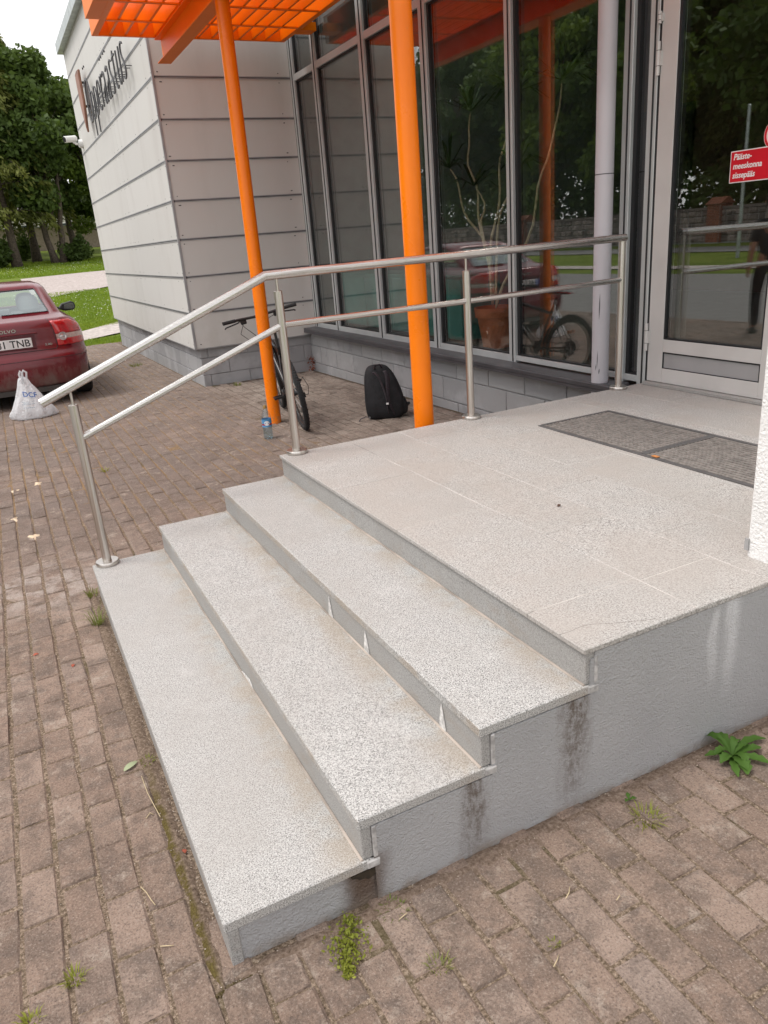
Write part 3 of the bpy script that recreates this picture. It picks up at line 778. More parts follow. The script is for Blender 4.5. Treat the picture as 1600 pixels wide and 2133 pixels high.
MB().cyl((XF + .0178, 1.585, 1.915), (XF + .0160, 1.585, 1.915), .078, n=32).build('sticker_face', SIGNW, s2)
b = MB(); n = 32
for i in range(n):
    w0, w1 = 2 * PI * i / n, 2 * PI * (i + 1) / n
    b.add([(XF + .0155, 1.585 + r * math.cos(w), 1.915 + r * math.sin(w)) for r, w in ((.062, w0), (.076, w0), (.076, w1), (.062, w1))], [(0, 1, 2, 3)])
b.prism([(-.062, -.006), (.062, -.006), (.062, .006), (-.062, .006)], 0, .0003, lambda u, v, w: (XF + .0154 - w, 1.585 + (u + v) * .7071, 1.915 + (v - u) * -.7071))
b.build('sticker_ring', SIGNR, s2)
b = MB()
b.prism([(.03, .0), (.045, -.03), (.02, -.02), (.012, -.045), (0, -.045), (.004, -.005), (-.01, .02), (.012, .03)], 0, .0003, lambda u, v, w: (XF + .0158 - w, 1.585 + u, 1.915 + v))
b.build('sticker_pictogram', BLACK, s2)

# white roughcast pillar at the right edge
b = MB()
pil = tag(MB().box(1.853, 2.25, -.36, .163, -.1, 4.0).build('white_pillar', WHITE_R, None, bevel=.012, seg=3), 'white roughcast pillar at the right edge standing on the landing', 'pillar')
# the chipped foot
MB().box(1.846, 1.852, .152, .166, .530, .570).build('chip', MORTAR, pil)

# ---------------------------------------------------------------- orange canopy
CAN_END = 1.55
cn = thing('entrance_canopy', 'orange painted steel canopy of slats on two round orange columns', 'canopy', (2.04, 5.6, 0))
for (x, y) in ((2.041, 5.609), (2.040, 2.616)):
    b = MB().tube([(x, y, gz(x, y) - .05), (x, y, 3.47)],   .060, 32); b.build('column', ORANGE_C, cn, smooth=True)
y0, y1 = CAN_END, 7.90
MB().box(1.97, 2.11, y0, y1, 3.470, 3.482).build('beam_flange', ORANGE, cn, bevel=.002)
MB().box(2.035, 2.045, y0, y1 - .003, 3.4825, 3.688).build('beam_web', ORANGE, cn)
MB().box(1.97, 2.11, y0, y1, 3.6885, 3.699).build('beam_flange', ORANGE, cn, bevel=.002)
MB().box(1.333, 1.395, y0, 7.872, 3.700, 3.97).build('edge_beam', ORANGE, cn, bevel=.003)
MB().box(3.36, 3.42, y0, 7.872, 3.700, 3.97).build('edge_beam', ORANGE, cn, bevel=.003)
MB().box(1.3955, 3.3595, 7.835, 7.871, 3.7005, 3.969).build('end_beam', ORANGE, cn, bevel=.002)
MB().box(1.205, 1.332, y0, 7.255, 3.70, 3.705).build('edge_flange', ORANGE, cn); MB().box(1.205, 1.211, y0, 7.255, 3.7052, 3.97).build('edge_flange', ORANGE, cn)
k = 0
yy = 7.29
while yy > y0:
    MB().box(1.3955, 3.3595, yy - .02, yy + .02, 3.7008, 3.712).build('cross_bar', ORANGE, cn); yy -= .61
x = 1.515
while x < 3.33:
    if abs(x - 2.04) > .03: MB().box(x - .012, x + .012, y0, 7.834, 3.7125, 3.96).build('slat', ORANGE, cn)
    x += .1525
MB().box(3.4205, 3.634, 7.42, 7.60, 3.72, 3.80).build('bracket', ORANGE, cn); MB().box(3.4205, 3.634, 3.42, 3.60, 3.72, 3.80).build('bracket', ORANGE, cn)

# ---------------------------------------------------------------- stainless handrail
PY = 2.410
hr = thing('handrail', 'brushed stainless steel handrail along the left side of the steps and landing', 'handrail', (0, PY, 0))
posts = [(.072, Z[0], .945, .990), (1.132, Z[3], 1.354, 1.416), (2.250, Z[3], 1.354, 1.42)]
zr = [(-.062, .972), (1.073, 1.430), (3.405, 1.449)]
def rail_z(x):
    for (a, b_) in zip(zr[:-1], zr[1:]):
        if x <= b_[0]: return a[1] + (b_[1] - a[1]) * (x - a[0]) / (b_[0] - a[0])
    return zr[-1][1]
for (x, zb, zt, zz) in posts:
    p = MB().tube([(x, PY, zb + .01), (x, PY, zt)], .0215, 24).build('post', STEEL, hr, smooth=True, bevel=.002)
    MB().lathe([(.0555, 0), (.0565, .002), (.0565, .017), (.054, .020), (.023, .0205)], (x, PY, zb), 32).build('base_flange', STEEL, p, smooth=True)
    MB().tube([(x, PY, zt - .005), (x, PY, rail_z(x) - .015)], .0065, 10).build('spigot', STEEL, p, smooth=True)
p = MB().tube([(3.400, PY, Z[3] + .01), (3.400, PY, 1.43)], .0215, 24).build('post', STEEL, hr, smooth=True)
MB().lathe([(.0555, 0), (.0565, .002), (.0565, .017), (.054, .020), (.023, .0205)], (3.400, PY, Z[3]), 32).build('base_flange', STEEL, p, smooth=True)
MB().tube([(a, PY, b_) for a, b_ in zr[:2]] + [(3.4215, PY, 1.449)], .0225, 24).build('top_rail', RAIL, hr, smooth=True)
MB().tube([(.085, PY, .787), (1.122, PY, 1.180)], .0165, 20).build('mid_rail', RAIL, hr, smooth=True)
MB().tube([(1.140, PY, 1.186), (2.235, PY, 1.188)], .0165, 20).build('mid_rail', RAIL, hr, smooth=True)
MB().tube([(2.265, PY, 1.188), (3.395, PY, 1.200)], .0165, 20).build('mid_rail', RAIL, hr, smooth=True)

# ---------------------------------------------------------------- entrance grate mats
MATF = simple('mat_frame', (.13, .125, .125), .5, .3); MATB = simple('mat_bar', (.23, .21, .195), .55, .2, .25, 40); PIT = simple('mat_pit', (.03, .028, .027), .9)
def grate(y0, y1, label):
    x0, x1 = 2.418, 2.932; z = Z[3]
    g = thing('entrance_mat', label, 'mat', ((x0 + x1) / 2, (y0 + y1) / 2, z), group='metal entrance mats on the landing')
    f = MB()
    f.box(x0, x0 + .0222, y0, y1, z - .016, z + .003); f.box(x1 - .0222, x1, y0, y1, z - .016, z + .005)
    f.box(x0 + .0222, x1 - .0222, y0, y0 + .018, z - .016, z + .0048); f.box(x0 + .0222, x1 - .0222, y1 - .018, y1, z - .016, z + .0048)
    f.build('mat_frame', MATF, g)
    MB().box(x0 + .02, x1 - .02, y0 + .015, y1 - .015, z - .016, z - .0125).build('mat_base', PIT, g)
    first = None; n = 18; sp = (x1 - x0 - .044) / n
    for i in range(n):
        xx = x0 + .022 + sp * (i + .5)
        if first is None: first = MB().box(xx - sp * .27, xx + sp * .27, y0 + .0185, y1 - .0185, z - .012, z + .003).build('mat_bar', MATB, g); fx = xx
        else: copy_part(first, 'mat_bar', g, (xx - fx, 0, 0))
    return g
grate(1.216, 1.985, 'metal slatted entrance mat nearer the steel handrail')
grate(.446, 1.214, 'metal slatted entrance mat beside the white pillar')
tag(MB().box(2.43, 2.45, 1.115, 1.15, Z[3] + .0055, Z[3] + .0085).build('dry_leaf', simple('orange_leaf', (.5, .2, .06), .8), None), 'small dry orange leaf on the edge of the slatted mat', 'leaf')

# ---------------------------------------------------------------- car
def car_paint():
    M = Mat('wine_red_paint'); x, y, z = M.xyz()
    c = M.mix(M.noise(2, 2).sm(.3, .7), (.125, .007, .013), (.145, .009, .016))
    d = z.sm(.40, .0) * .5 + z.sm(.50, .20) * M.noise(7, 5, .7, stretch=(1, 1, .4)).sm(.4, .65) * .5
    c = M.mix(d.min(.8), c, (.20, .165, .145))
    return M.bsdf(c, d.sm(0, .6, .22, .7), .1, None, .001, .35, .35, **{'Coat Roughness': .1})
PAINT = car_paint(); REARGLASS = glass('rear_glass', (.85, .93, .89), .24, (.90, .96, .98))
LAMP_R = simple('lamp_red', (.42, .006, .010), .12, 0, .2, 30, 0, 80, .6, .6); LAMP_C = simple('lamp_clear', (.50, .36, .33), .15, .2, .2, 40, 0, 80, .6, .6)
SEAT = simple('seat_cloth', (.25, .27, .27), .8); UNDER = simple('underbody', (.010, .010, .010), .9)
CX0, CY0 = -.100, 8.80; CZ0 = gz(0, 9.2)
car = thing('parked_car', 'dark red saloon car parked with its tail towards the steps', 'car', (CX0, CY0, CZ0), world=False)
#        z    half-width rear  front  rear corner, front corner
LV = [(.20, .80, .09, 4.30, .30, .4), (.27, .85, .015, 4.40, .30, .4), (.42, .873, -.01, 4.44, .30, .4), (.555, .882, -.005, 4.44, .30, .4), (.60, .884, .012, 4.43, .30, .4),
      (.625, .884, .045, 4.42, .30, .4), (.66, .882, .080, 4.38, .30, .4), (.80, .878, .085, 4.30, .30, .4), (.90, .858, .090, 4.2, .29, .4), (.97, .815, .10, 4.1, .27, .4), (1.005, .775, .125, 4.0, .25, .4), (1.025, .735, .18, 3.8, .22, .35),
      (1.045, .70, .58, 3.25, .13, .25), (1.075, .685, .64, 3.15, .13, .25), (1.355, .595, 1.18, 2.48, .13, .25), (1.405, .555, 1.33, 2.35, .14, .25), (1.440, .47, 1.52, 2.2, .16, .22), (1.452, .30, 1.7, 2.05, .15, .15)]
FR = [0, .06, .12, .19, .27, .35, .43, .51, .59, .67, .75, .82, .88, .94, 1.]
def outline(q):
    z, w, r, f, rc, fc = q; P = []
    for t in (0, .35, .72, 1): P.append((t * (w - rc), r + .03 * (1 - (t) ** 2) * -0. + .035 * t * t, z))
    for a in (22.5, 45, 67.5, 90):
        s_, c_ = math.sin(math.radians(a)), math.cos(math.radians(a)); P.append((w - rc + rc * s_, r + .035 + (rc * 1.15) * (1 - c_), z))
    y0_, y1_ = r + .035 + rc * 1.15, f - fc
    for t in FR[1:]: P.append((w, y0_ + (y1_ - y0_) * t, z))
    for a in (67.5, 45, 22.5, 0):
        s_, c_ = math.sin(math.radians(a)), math.cos(math.radians(a)); P.append((w - fc + fc * s_, f - fc * (1 - c_), z))
    for t in (.6, .3, 0): P.append((t * (w - fc), f, z))
    return P
def surf(z, u, off=0.):
    for a, b_ in zip(LV[:-1], LV[1:]):
        if a[0] <= z <= b_[0]:
            t = (z - a[0]) / (b_[0] - a[0]); q = [a[i] + (b_[i] - a[i]) * t for i in range(6)]; P = outline(q)
            i = min(int(u), len(P) - 2); k = u - i; p = Vector(P[i]).lerp(Vector(P[i + 1]), k)
            tn = (Vector(P[i + 1]) - Vector(P[i])).normalized(); n = Vector((tn.y, -tn.x, .15)).normalized()
            return p + n * off
NO = len(outline(LV[0])); WB = [(.80, .345), (3.42, .345)]
body = MB(); win = MB()
IW0 = 13
for side in (1, -1):
    base = len(body.v); wb = len(win.v)
    for q in LV:
        for p in outline(q): body.v.append((p[0] * side, p[1], p[2])); win.v.append((p[0] * side, p[1], p[2]))
    for k in range(len(LV) - 1):
        for i in range(NO - 1):
            a = base + k * NO + i; fc_ = (a, a + 1, a + 1 + NO, a + NO) if side == 1 else (a, a + NO, a + 1 + NO, a + 1)
            ym = sum(body.v[j][1] for j in fc_) / 4; zm = sum(body.v[j][2] for j in fc_) / 4
            if i >= 6 and any(math.hypot(ym - wy, zm - wz) < .37 for wy, wz in WB) and zm < .66: continue
            if k == IW0 and (i < 3 or i >= NO - 6 or (8 <= i < NO - 8 and i not in (12, 13))):
                win.face(tuple(j - base + wb for j in fc_)); continue
            body.face(fc_)
    n0 = base + (len(LV) - 1) * NO
    body.face([n0 + i for i in range(NO)] if side == 1 else [n0 + i for i in range(NO)][::-1])
bo = body.build('body', PAINT, car, 'all')
md = bo.modifiers.new('weld', 'WELD'); md.merge_threshold = .001
md = bo.modifiers.new('thick', 'SOLIDIFY'); md.thickness = .02; md.offset = -1
# rear window, windscreen and side glass
used = sorted({i for f__ in win.f for i in f__}); mp_ = {j: i for i, j in enumerate(used)}
for nm, sel in (('rear_window', lambda c: c.y < 1.25 and abs(c.x) < .56), ('windscreen', lambda c: c.y > 2.42), ('side_glass', lambda c: c.x > .5 and c.y <= 2.42), ('side_glass', lambda c: c.x < -.5 and c.y <= 2.42)):
    b = MB()
    for f__ in win.f:
        pts = [Vector(win.v[j]) for j in f__]; c = sum(pts, Vector()) / 4
        if nm == 'side_glass' and c.y < 1.0: continue
        if sel(c): b.add([p * 1.0 for p in pts], [(0, 1, 2, 3)])
    b.build(nm, REARGLASS if nm == 'rear_window' else CARGLASS, car, 'all')
rim = MB().tube([surf(1.079, u, .004) for u in (0, 1, 2, 2.95)], .006, 5).tube([surf(1.085 + .02 * i, 2.97, .004) for i in range(14)], .006, 5).tube([surf(1.352, u, .004) for u in (0, 1, 2, 2.95)], .006, 5)
rim.build('window_seal', BLACK, car)
b = MB()
for sd in (1, -1):
    mir = lambda L_: [Vector((p.x * sd, p.y, p.z)) for p in L_]
    b.tube(mir([surf(z, 2.72, .001) for z in (.68, .75, .85, .95, 1.0, 1.02)]), .0035, 5)
    b.tube(mir([surf(.665, u, .001) for u in (0, 1, 2, 2.6)]) + mir([surf(.69, 2.72, .001)]), .0035, 5)
b.build('boot_gap', GASKET, car)
b = MB()
for sd in (1, -1):
    b.tube([Vector((p.x * sd, p.y, p.z)) for p in [surf(.565, u, .001) for u in (0, 1, 2, 3, 4, 5, 6, 6.9)]], .0045, 5)
b.build('bumper_groove_shade', simple('groove_shade_red', (.05, .006, .01), .5), car)  # raised bead; shade of the bumper crease is put into its darker red
b = MB().box(-.62, .62, .05, .4, .17, .23); b.build('bumper_valance', simple('dusty_black', (.06, .055, .05), .8), car)
# tail lamps
def lamp_patch(b, z0, z1, u0, u1f, off, sd, nz=6, nu=8):
    base = len(b.v)
    for i in range(nz + 1):
        z = z0 + (z1 - z0) * i / nz; u1 = u1f(z)
        for j in range(nu + 1):
            p = surf(z, u0 + (u1 - u0) * j / nu, off); b.v.append((p.x * sd, p.y, p.z))
    for i in range(nz):
        for j in range(nu):
            a = base + i * (nu + 1) + j; b.face((a, a + 1, a + nu + 2, a + nu + 1) if sd == 1 else (a, a + nu + 1, a + nu + 2, a + 1))
for sd in (1, -1):
    uf = lambda z: 7.15 - max(0, (z - .80)) * 6.5 - max(0, z - .93) * 12
    b = MB(); lamp_patch(b, .695, .772, 2.80, uf, .008, sd); lamp_patch(b, .832, .995, 2.80, uf, .008, sd, 8)
    tl = b.build('tail_lamp', LAMP_R, car, 'all'); md = tl.modifiers.new('thick', 'SOLIDIFY'); md.thickness = .012; md.offset = -1
    b = MB(); lamp_patch(b, .773, .831, 2.80, uf, .007, sd, 3); b.build('reversing_strip', LAMP_C, tl, 'all')
    p = surf(.80, 3.35, .010); nn = Vector((.28 * sd, -1, .1)).normalized()
    MB().lathe([(.050, 0), (.050, .006), (.040, .008), (.030, .003), (.018, .006), (.0, .010)], (p.x * sd, p.y, p.z), 24, axis=nn).build('reversing_lamp', simple('lamp_lens', (.55, .5, .5), .1, .5) if sd == 1 else bpy.data.materials['lamp_lens'], tl, smooth=True)
# plate, badges
b = MB().box(-.30, .30, .070, .083, .700, .862); b.build('plate_recess_shade', simple('recess_shade_red', (.075, .007, .012), .4), car)  # raised panel; its darker red paints the shade of a recess
pl_ = MB().box(-.26, .26, .0655, .0695, .7165, .8285).build('number_plate', simple('plate_white', (.70, .69, .68), .45), car, bevel=.003)
PB = simple('plate_black', (.012, .012, .014), .5)
b = MB(); v_, f__ = text_geo('481 TNB', .118, lambda u, v, w: (-.195 + u, .0648 - w, .732 + v), .0004, .0014, 0, .99); b.add(v_, f__); b.build('plate_characters', PB, pl_)
MB().box(-.257, -.215, .0645, .0654, .7195, .8255).build('plate_band', simple('plate_blue', (.02, .08, .42), .5), pl_)
b = MB(); v_, f__ = text_geo('VOLVO', .052, lambda u, v, w: (-.118 + u, .086 - w, .905 + v), .003, .0008, 0, 1.25, spacing=1.1); b.add(v_, f__); b.build('badge', CHROME, car)
b = MB(); v_, f__ = text_geo('2.0D', .034, lambda u, v, w: (.40 + u, .098 - w, .715 + v), .0025, .0005, 0, 1.25); b.add(v_, f__); b.build('badge', CHROME, car)
MB().box(-.34, .34, .068, .084, .868, .888).build('plate_lip', PAINT, car, bevel=.006, seg=2)
MB().lathe([(.034, 0), (.034, .003)], surf(.47, 2.5, .001), 20, axis=(0.05, -1, 0)).build('tow_cover', PAINT, car)
# wheels, underside, mirrors, seats
for (wy, wz) in WB:
    for sd in (1, -1):
        w = MB().lathe([(.21, -.10), (.30, -.102), (.318, -.085), (.322, 0), (.318, .085), (.30, .102), (.21, .10)], (0.79 * sd, wy, .318), 36, axis=(1, 0, 0)).build('tyre', RUBBER, car, smooth=True)
        MB().lathe([(.0, .06), (.06, .07), (.19, .05), (.209, .092), (.209, -.09)], (0.79 * sd, wy, .318), 30, axis=(sd, 0, 0)).build('rim', ALU, w, smooth=True)
MB().box(-.72, .72, .12, 4.2, .19, .24).build('underbody', UNDER, car)
MB().box(-.62, .62, .45, 1.2, .24, .64).build('wheel_well', UNDER, car); MB().box(-.62, .62, 3.05, 3.8, .24, .64).build('wheel_well', UNDER, car)
MB().tube([(.45, .06, .20), (.45, .5, .22)], .028, 12).build('exhaust', DARK, car, smooth=True)
for sd in (1, -1):
    a = [(.86, 2.62, .99), (.90, 2.60, 1.0), (1.04, 2.58, 1.0)]
    b = MB(); b.prism([(.80, .985), (.865, 1.06), (1.00, 1.085), (1.05, 1.06), (1.055, .995), (1.02, .955), (.90, .95)], 2.62, 2.74, lambda u, v, w, sd=sd: (u * sd, w, v))
    mo = b.build('wing_mirror', BLACK, car, bevel=.02, seg=3)
    MB().prism([(.885, .985), (.90, 1.045), (1.00, 1.062), (1.035, 1.045), (1.035, .985), (1.0, .97)], 2.617, 2.6195, lambda u, v, w, sd=sd: (u * sd, w, v)).build('mirror_glass', simple('mirror_glass', (.16, .18, .18), .1, .8) if sd == 1 else bpy.data.materials['mirror_glass'], mo)
    MB().box(min(.62 * sd, .86 * sd), max(.62 * sd, .86 * sd), 2.66, 2.72, .985, 1.015).build('mirror_arm', BLACK, mo)
for (sx, sy) in ((.36, 1.30), (-.36, 1.30), (.36, 2.15), (-.36, 2.15)):
    b = MB()
    MB().lathe([(.10, -.03), (.13, 0), (.125, .11), (.09, .17), (.04, .185)], (sx, sy + .02, 1.10), 16).build('headrest', SEAT, car, smooth=True)
    MB().box(sx - .24, sx + .24, sy - .04, sy + .12, .45, 1.09).build('seat', SEAT, car, bevel=.04, seg=2)
MB().box(-.62, .62, .72, 1.20, 1.00, 1.035).build('parcel_shelf', SEAT, car)
MB().box(-.12, .12, 2.35, 2.37, 1.30, 1.345).build('inside_mirror', BLACK, car, bevel=.01)
MB().box(-.68, .68, 2.85, 3.2, .82, 1.04).build('dashboard', simple('dashboard_grey', (.06, .065, .065), .8), car, bevel=.04, seg=2)
ct = MB()
for p in (0,):
    ct.tube([surf(z, 8 + .02, .002) + Vector((0, 0, 0)) for z in (.64, .80, .95, 1.0)], .004, 5)
ct.build('fuel_flap_gap', GASKET, car)

# ---------------------------------------------------------------- bicycle leaning on the orange column
bk = thing('bicycle', 'black mountain bicycle leaning against the farther orange column', 'bicycle', (2.165, 5.125, gz(2, 5.1)), world=False, rot=(0, math.radians(-9.0), math.radians(-9.4)))
WR = .345
def wheel(cy):
    c = Vector((0, cy, WR)); n = 48; b = MB()
    tire = MB()
    R_, r2 = WR - .026, .027
    for i in range(n):
        w = 2 * PI * i / n
        for j in range(10):
            q = 2 * PI * j / 10; rr = R_ + r2 * math.cos(q); tire.v.append((r2 * .92 * math.sin(q), cy + rr * math.cos(w), WR + rr * math.sin(w)))
    for i in range(n):
        for j in range(10):
            tire.face((i * 10 + j, i * 10 + (j + 1) % 10, ((i + 1) % n) * 10 + (j + 1) % 10, ((i + 1) % n) * 10 + j))
    wh = tire.build('wheel', RUBBER, bk, 'all')
    kn = MB()
    for i in range(84):
        w = 2 * PI * i / 84
        for q in ((-.55, 0, .55) if i % 2 else (-.8, -.28, .28, .8)):
            rr = R_ + r2 * math.cos(q); x = r2 * .95 * math.sin(q)
            M_ = Matrix.Translation((x, cy + rr * math.cos(w), WR + rr * math.sin(w))) @ Matrix.Rotation(w, 4, 'X')
            kn.box(-.0045, .0045, -.002, .004, -.007, .007, M_)
    kn.build('tread_knob', RUBBER, wh, kind='stuff')
    rm = MB()
    for (ra, rb) in ((.268, .292),):
        for i in range(n):
            w = 2 * PI * i / n
            for (x, r_2) in ((-.013, rb), (-.011, ra), (.011, ra), (.013, rb)): rm.v.append((x, cy + r_2 * math.cos(w), WR + r_2 * math.sin(w)))
        for i in range(n):
            for j in range(3): rm.face((i * 4 + j, i * 4 + j + 1, ((i + 1) % n) * 4 + j + 1, ((i + 1) % n) * 4 + j))
    rm.build('rim', BLACKM, wh, 'all')
    hb = MB().cyl((-.05, cy, WR), (.05, cy, WR), .022, n=14).cyl((-.03, cy, WR), (-.026, cy, WR), .085, n=28); hb.build('hub', DARK, wh, smooth=True)
    sp = None
    for i in range(28):
        w = 2 * PI * i / 28; s_ = 1 if i % 2 else -1; w2 = w + (.5 if (i // 2) % 2 else -.5)
        MB().tube([(s_ * .028, cy + .022 * math.cos(w2), WR + .022 * math.sin(w2)), (s_ * .003, cy + .27 * math.cos(w), WR + .27 * math.sin(w))], .0016, 4, False).build('spoke', CHROME if i % 7 else BLACKM, wh)
    rf = MB().box(-.006, .006, cy - .025, cy + .025, WR + .15, WR + .185); rf.build('reflector', simple('reflector_amber', (.8, .25, .02), .3) if cy == 0 else bpy.data.materials['reflector_amber'], wh)
wheel(0.); wheel(1.13)
BB = Vector((0, .43, .315)); ST = Vector((0, .27, .745)); HT = Vector((0, .925, .845)); HB = Vector((0, .965, .735))
fr = MB().tube([BB, ST], .0165, 12).tube([ST + Vector((0, .02, -.05)), HT + Vector((0, .01, -.02))], .0175, 12).tube([BB, HB], .022, 12).tube([HT, HB], .022, 12).cyl(BB - Vector((.037, 0, 0)), BB + Vector((.037, 0, 0)), .022, n=14)
for s_ in (-1, 1):
    fr.tube([BB + Vector((s_ * .03, -.02, 0)), (s_ * .055, .2, .33), (s_ * .066, 0, WR)], .010, 8)
    fr.tube([ST + Vector((s_ * .012, 0, -.08)), (s_ * .045, .15, .56), (s_ * .066, 0, WR)], .008, 8)
fr.build('frame', BLACKM, bk, smooth=True)
fk = MB().tube([HB, HB + Vector((0, .018, -.06))], .024, 12).tube([(-.062, .985, .665), (.062, .985, .665)], .022, 10)
for s_ in (-1, 1): fk.tube([(s_ * .062, .985, .69), (s_ * .062, 1.06, .50), (s_ * .062, 1.13, WR)], [.019, .019, .022], 10)
fk.build('fork', BLACKM, bk, smooth=True)
bar_c = Vector((0, .955, .985))
hd = MB().tube([HT, HT + Vector((0, -.018, .05)), bar_c], .018, 12).tube([bar_c + Vector((x, y, z)) for x, y, z in ((-.37, -.055, .018), (-.22, -.02, .012), (-.06, 0, 0), (.06, 0, 0), (.22, -.02, .012), (.37, -.055, .018))], .0135, 12)
hb_ = hd.build('handlebar', BLACKM, bk, smooth=True)
for s_ in (-1, 1):
    MB().tube([bar_c + Vector((s_ * .25, -.026, .013)), bar_c + Vector((s_ * .375, -.056, .018))], .0175, 14).build('grip', RUBBER, hb_, smooth=True)
    MB().tube([bar_c + Vector((s_ * .20, -.01, .0)), bar_c + Vector((s_ * .22, .03, -.02)), bar_c + Vector((s_ * .28, .045, -.03)), bar_c + Vector((s_ * .35, .015, -.035)), bar_c + Vector((s_ * .365, .01, -.045))], .007, 8).build('brake_lever', BLACK, hb_, smooth=True)
    MB().box(bar_c.x + s_ * .17 - .03, bar_c.x + s_ * .17 + .03, bar_c.y - .01, bar_c.y + .03, bar_c.z - .045, bar_c.z + .005).build('shifter', BLACK, hb_, bevel=.01, seg=2)
MB().tube([bar_c + Vector((-.20, .03, -.02)), bar_c + Vector((-.16, .13, -.09)), bar_c + Vector((-.07, .16, -.2)), (-.03, .99, .74), (.0, .90, .76)], .0028, 6, False).build('cable', BLACK, bk, smooth=True)
MB().tube([bar_c + Vector((.20, .03, -.02)), bar_c + Vector((.10, .14, -.06)), bar_c + Vector((-.02, .15, -.17)), (.03, .99, .72), (.06, 1.05, .5)], .0028, 6, False).build('cable', BLACK, bk, smooth=True)
MB().tube([bar_c + Vector((-.17, .02, -.03)), bar_c + Vector((-.22, .10, -.14)), bar_c + Vector((-.12, .12, -.26)), (-.04, .97, .66)], .0028, 6, False).build('cable', BLACK, bk, smooth=True)
MB().tube([ST, ST + Vector((0, -.055, .145))], .0135, 12).build('seat_post', DARK, bk, smooth=True)
sd_ = MB(); SCn = ST + Vector((0, -.05, .17)); rows_ = [(-.13, .066, .012), (-.11, .074, .018), (-.04, .062, .016), (.03, .034, .010), (.10, .022, .008), (.14, .016, .002)]
for (y, w, h) in rows_:
    for (a, zz) in ((-1, -.012), (-.85, h * .6), (0, h * .8), (.85, h * .6), (1, -.012), (0, -.022)): sd_.v.append((SCn.x + a * w, SCn.y + y, SCn.z + zz))
for i in range(5):
    for j in range(6): sd_.face((i * 6 + j, i * 6 + (j + 1) % 6, (i + 1) * 6 + (j + 1) % 6, (i + 1) * 6 + j))
sd_.face([5, 4, 3, 2, 1, 0]); sd_.face([30, 31, 32, 33, 34, 35])
so_ = sd_.build('saddle', BLACK, bk, 'all', sub=1)
MB().tube([SCn + Vector((-.075, -.11, -.006)), SCn + Vector((-.066, -.05, -.006)), SCn + Vector((-.036, .03, -.006)), SCn + Vector((-.02, .13, -.008))], .0045, 6).tube([SCn + Vector((.075, -.11, -.006)), SCn + Vector((.066, -.05, -.006)), SCn + Vector((.036, .03, -.006))], .0045, 6).tube([SCn + Vector((-.075, -.11, -.004)), SCn + Vector((0, -.137, -.004)), SCn + Vector((.075, -.11, -.004))], .0045, 6).build('saddle_piping', RED, so_, smooth=True)
MB().tube([ST + Vector((-.02, -.06, .155)), ST + Vector((-.02, .03, .155))], .004, 6).tube([ST + Vector((.02, -.06, .155)), ST + Vector((.02, .03, .155))], .004, 6).build('saddle_rail', CHROME, so_)
cr_ = MB().cyl(BB + Vector((.045, 0, 0)), BB + Vector((.050, 0, 0)), .075, n=32).build('chainring', DARK, bk)
for s_, dy, dz in ((1, .165, .02), (-1, -.165, -.02)):
    b = MB().tube([BB + Vector((s_ * .05, 0, 0)), BB + Vector((s_ * .068, dy, dz))], .012, 8).build('crank_arm', BLACKM, bk, smooth=True)
    P_ = BB + Vector((s_ * .075, dy, dz)); q = MB(); x0_, x1_ = (P_.x, P_.x + s_ * .095); lo, hi = min(x0_, x1_), max(x0_, x1_)
    q.box(lo, hi, P_.y - .048, P_.y - .036, P_.z - .009, P_.z + .009).box(lo, hi, P_.y + .036, P_.y + .048, P_.z - .009, P_.z + .009).box(lo, hi, P_.y - .006, P_.y + .006, P_.z - .007, P_.z + .007)
    q.box(lo, lo + .012, P_.y - .0355, P_.y + .0355, P_.z - .008, P_.z + .008).box(hi - .012, hi, P_.y - .0355, P_.y + .0355, P_.z - .008, P_.z + .008)
    q.build('pedal', BLACK, bk)
cs_ = MB()
for i, r in enumerate((.065, .058, .050, .043, .036, .030)): cs_.cyl((.028 + i * .004, 0, WR), (.0300 + i * .004, 0, WR), r, n=24)
cs_.build('cassette', CHROME, bk)
MB().tube([(.047, .0, WR + .045), (.047, .43, .315 + .075)], .004, 5).tube([(.047, .0, WR - .11), (.047, .43, .315 - .075)], .004, 5).build('chain', DARK, bk)
MB().box(.040, .052, -.02, .01, WR - .13, WR - .02).cyl((.040, -.005, WR - .11), (.054, -.005, WR - .11), .024, n=12).box(.050, .085, -.02, .03, WR - .06, WR - .015).build('derailleur', BLACK, bk)
MB().tube([(.07, -.02, WR - .03), (.10, -.10, WR - .02), (.11, -.14, WR + .06), (.09, -.09, WR + .14), (.07, .05, WR + .06), (.06, .15, WR + .02)], .003, 6, False).build('cable', BLACK, bk, smooth=True)
MB().box(-.055, -.035, .02, .07, WR + .04, WR + .10).build('disc_caliper', BLACK, bk, bevel=.006)

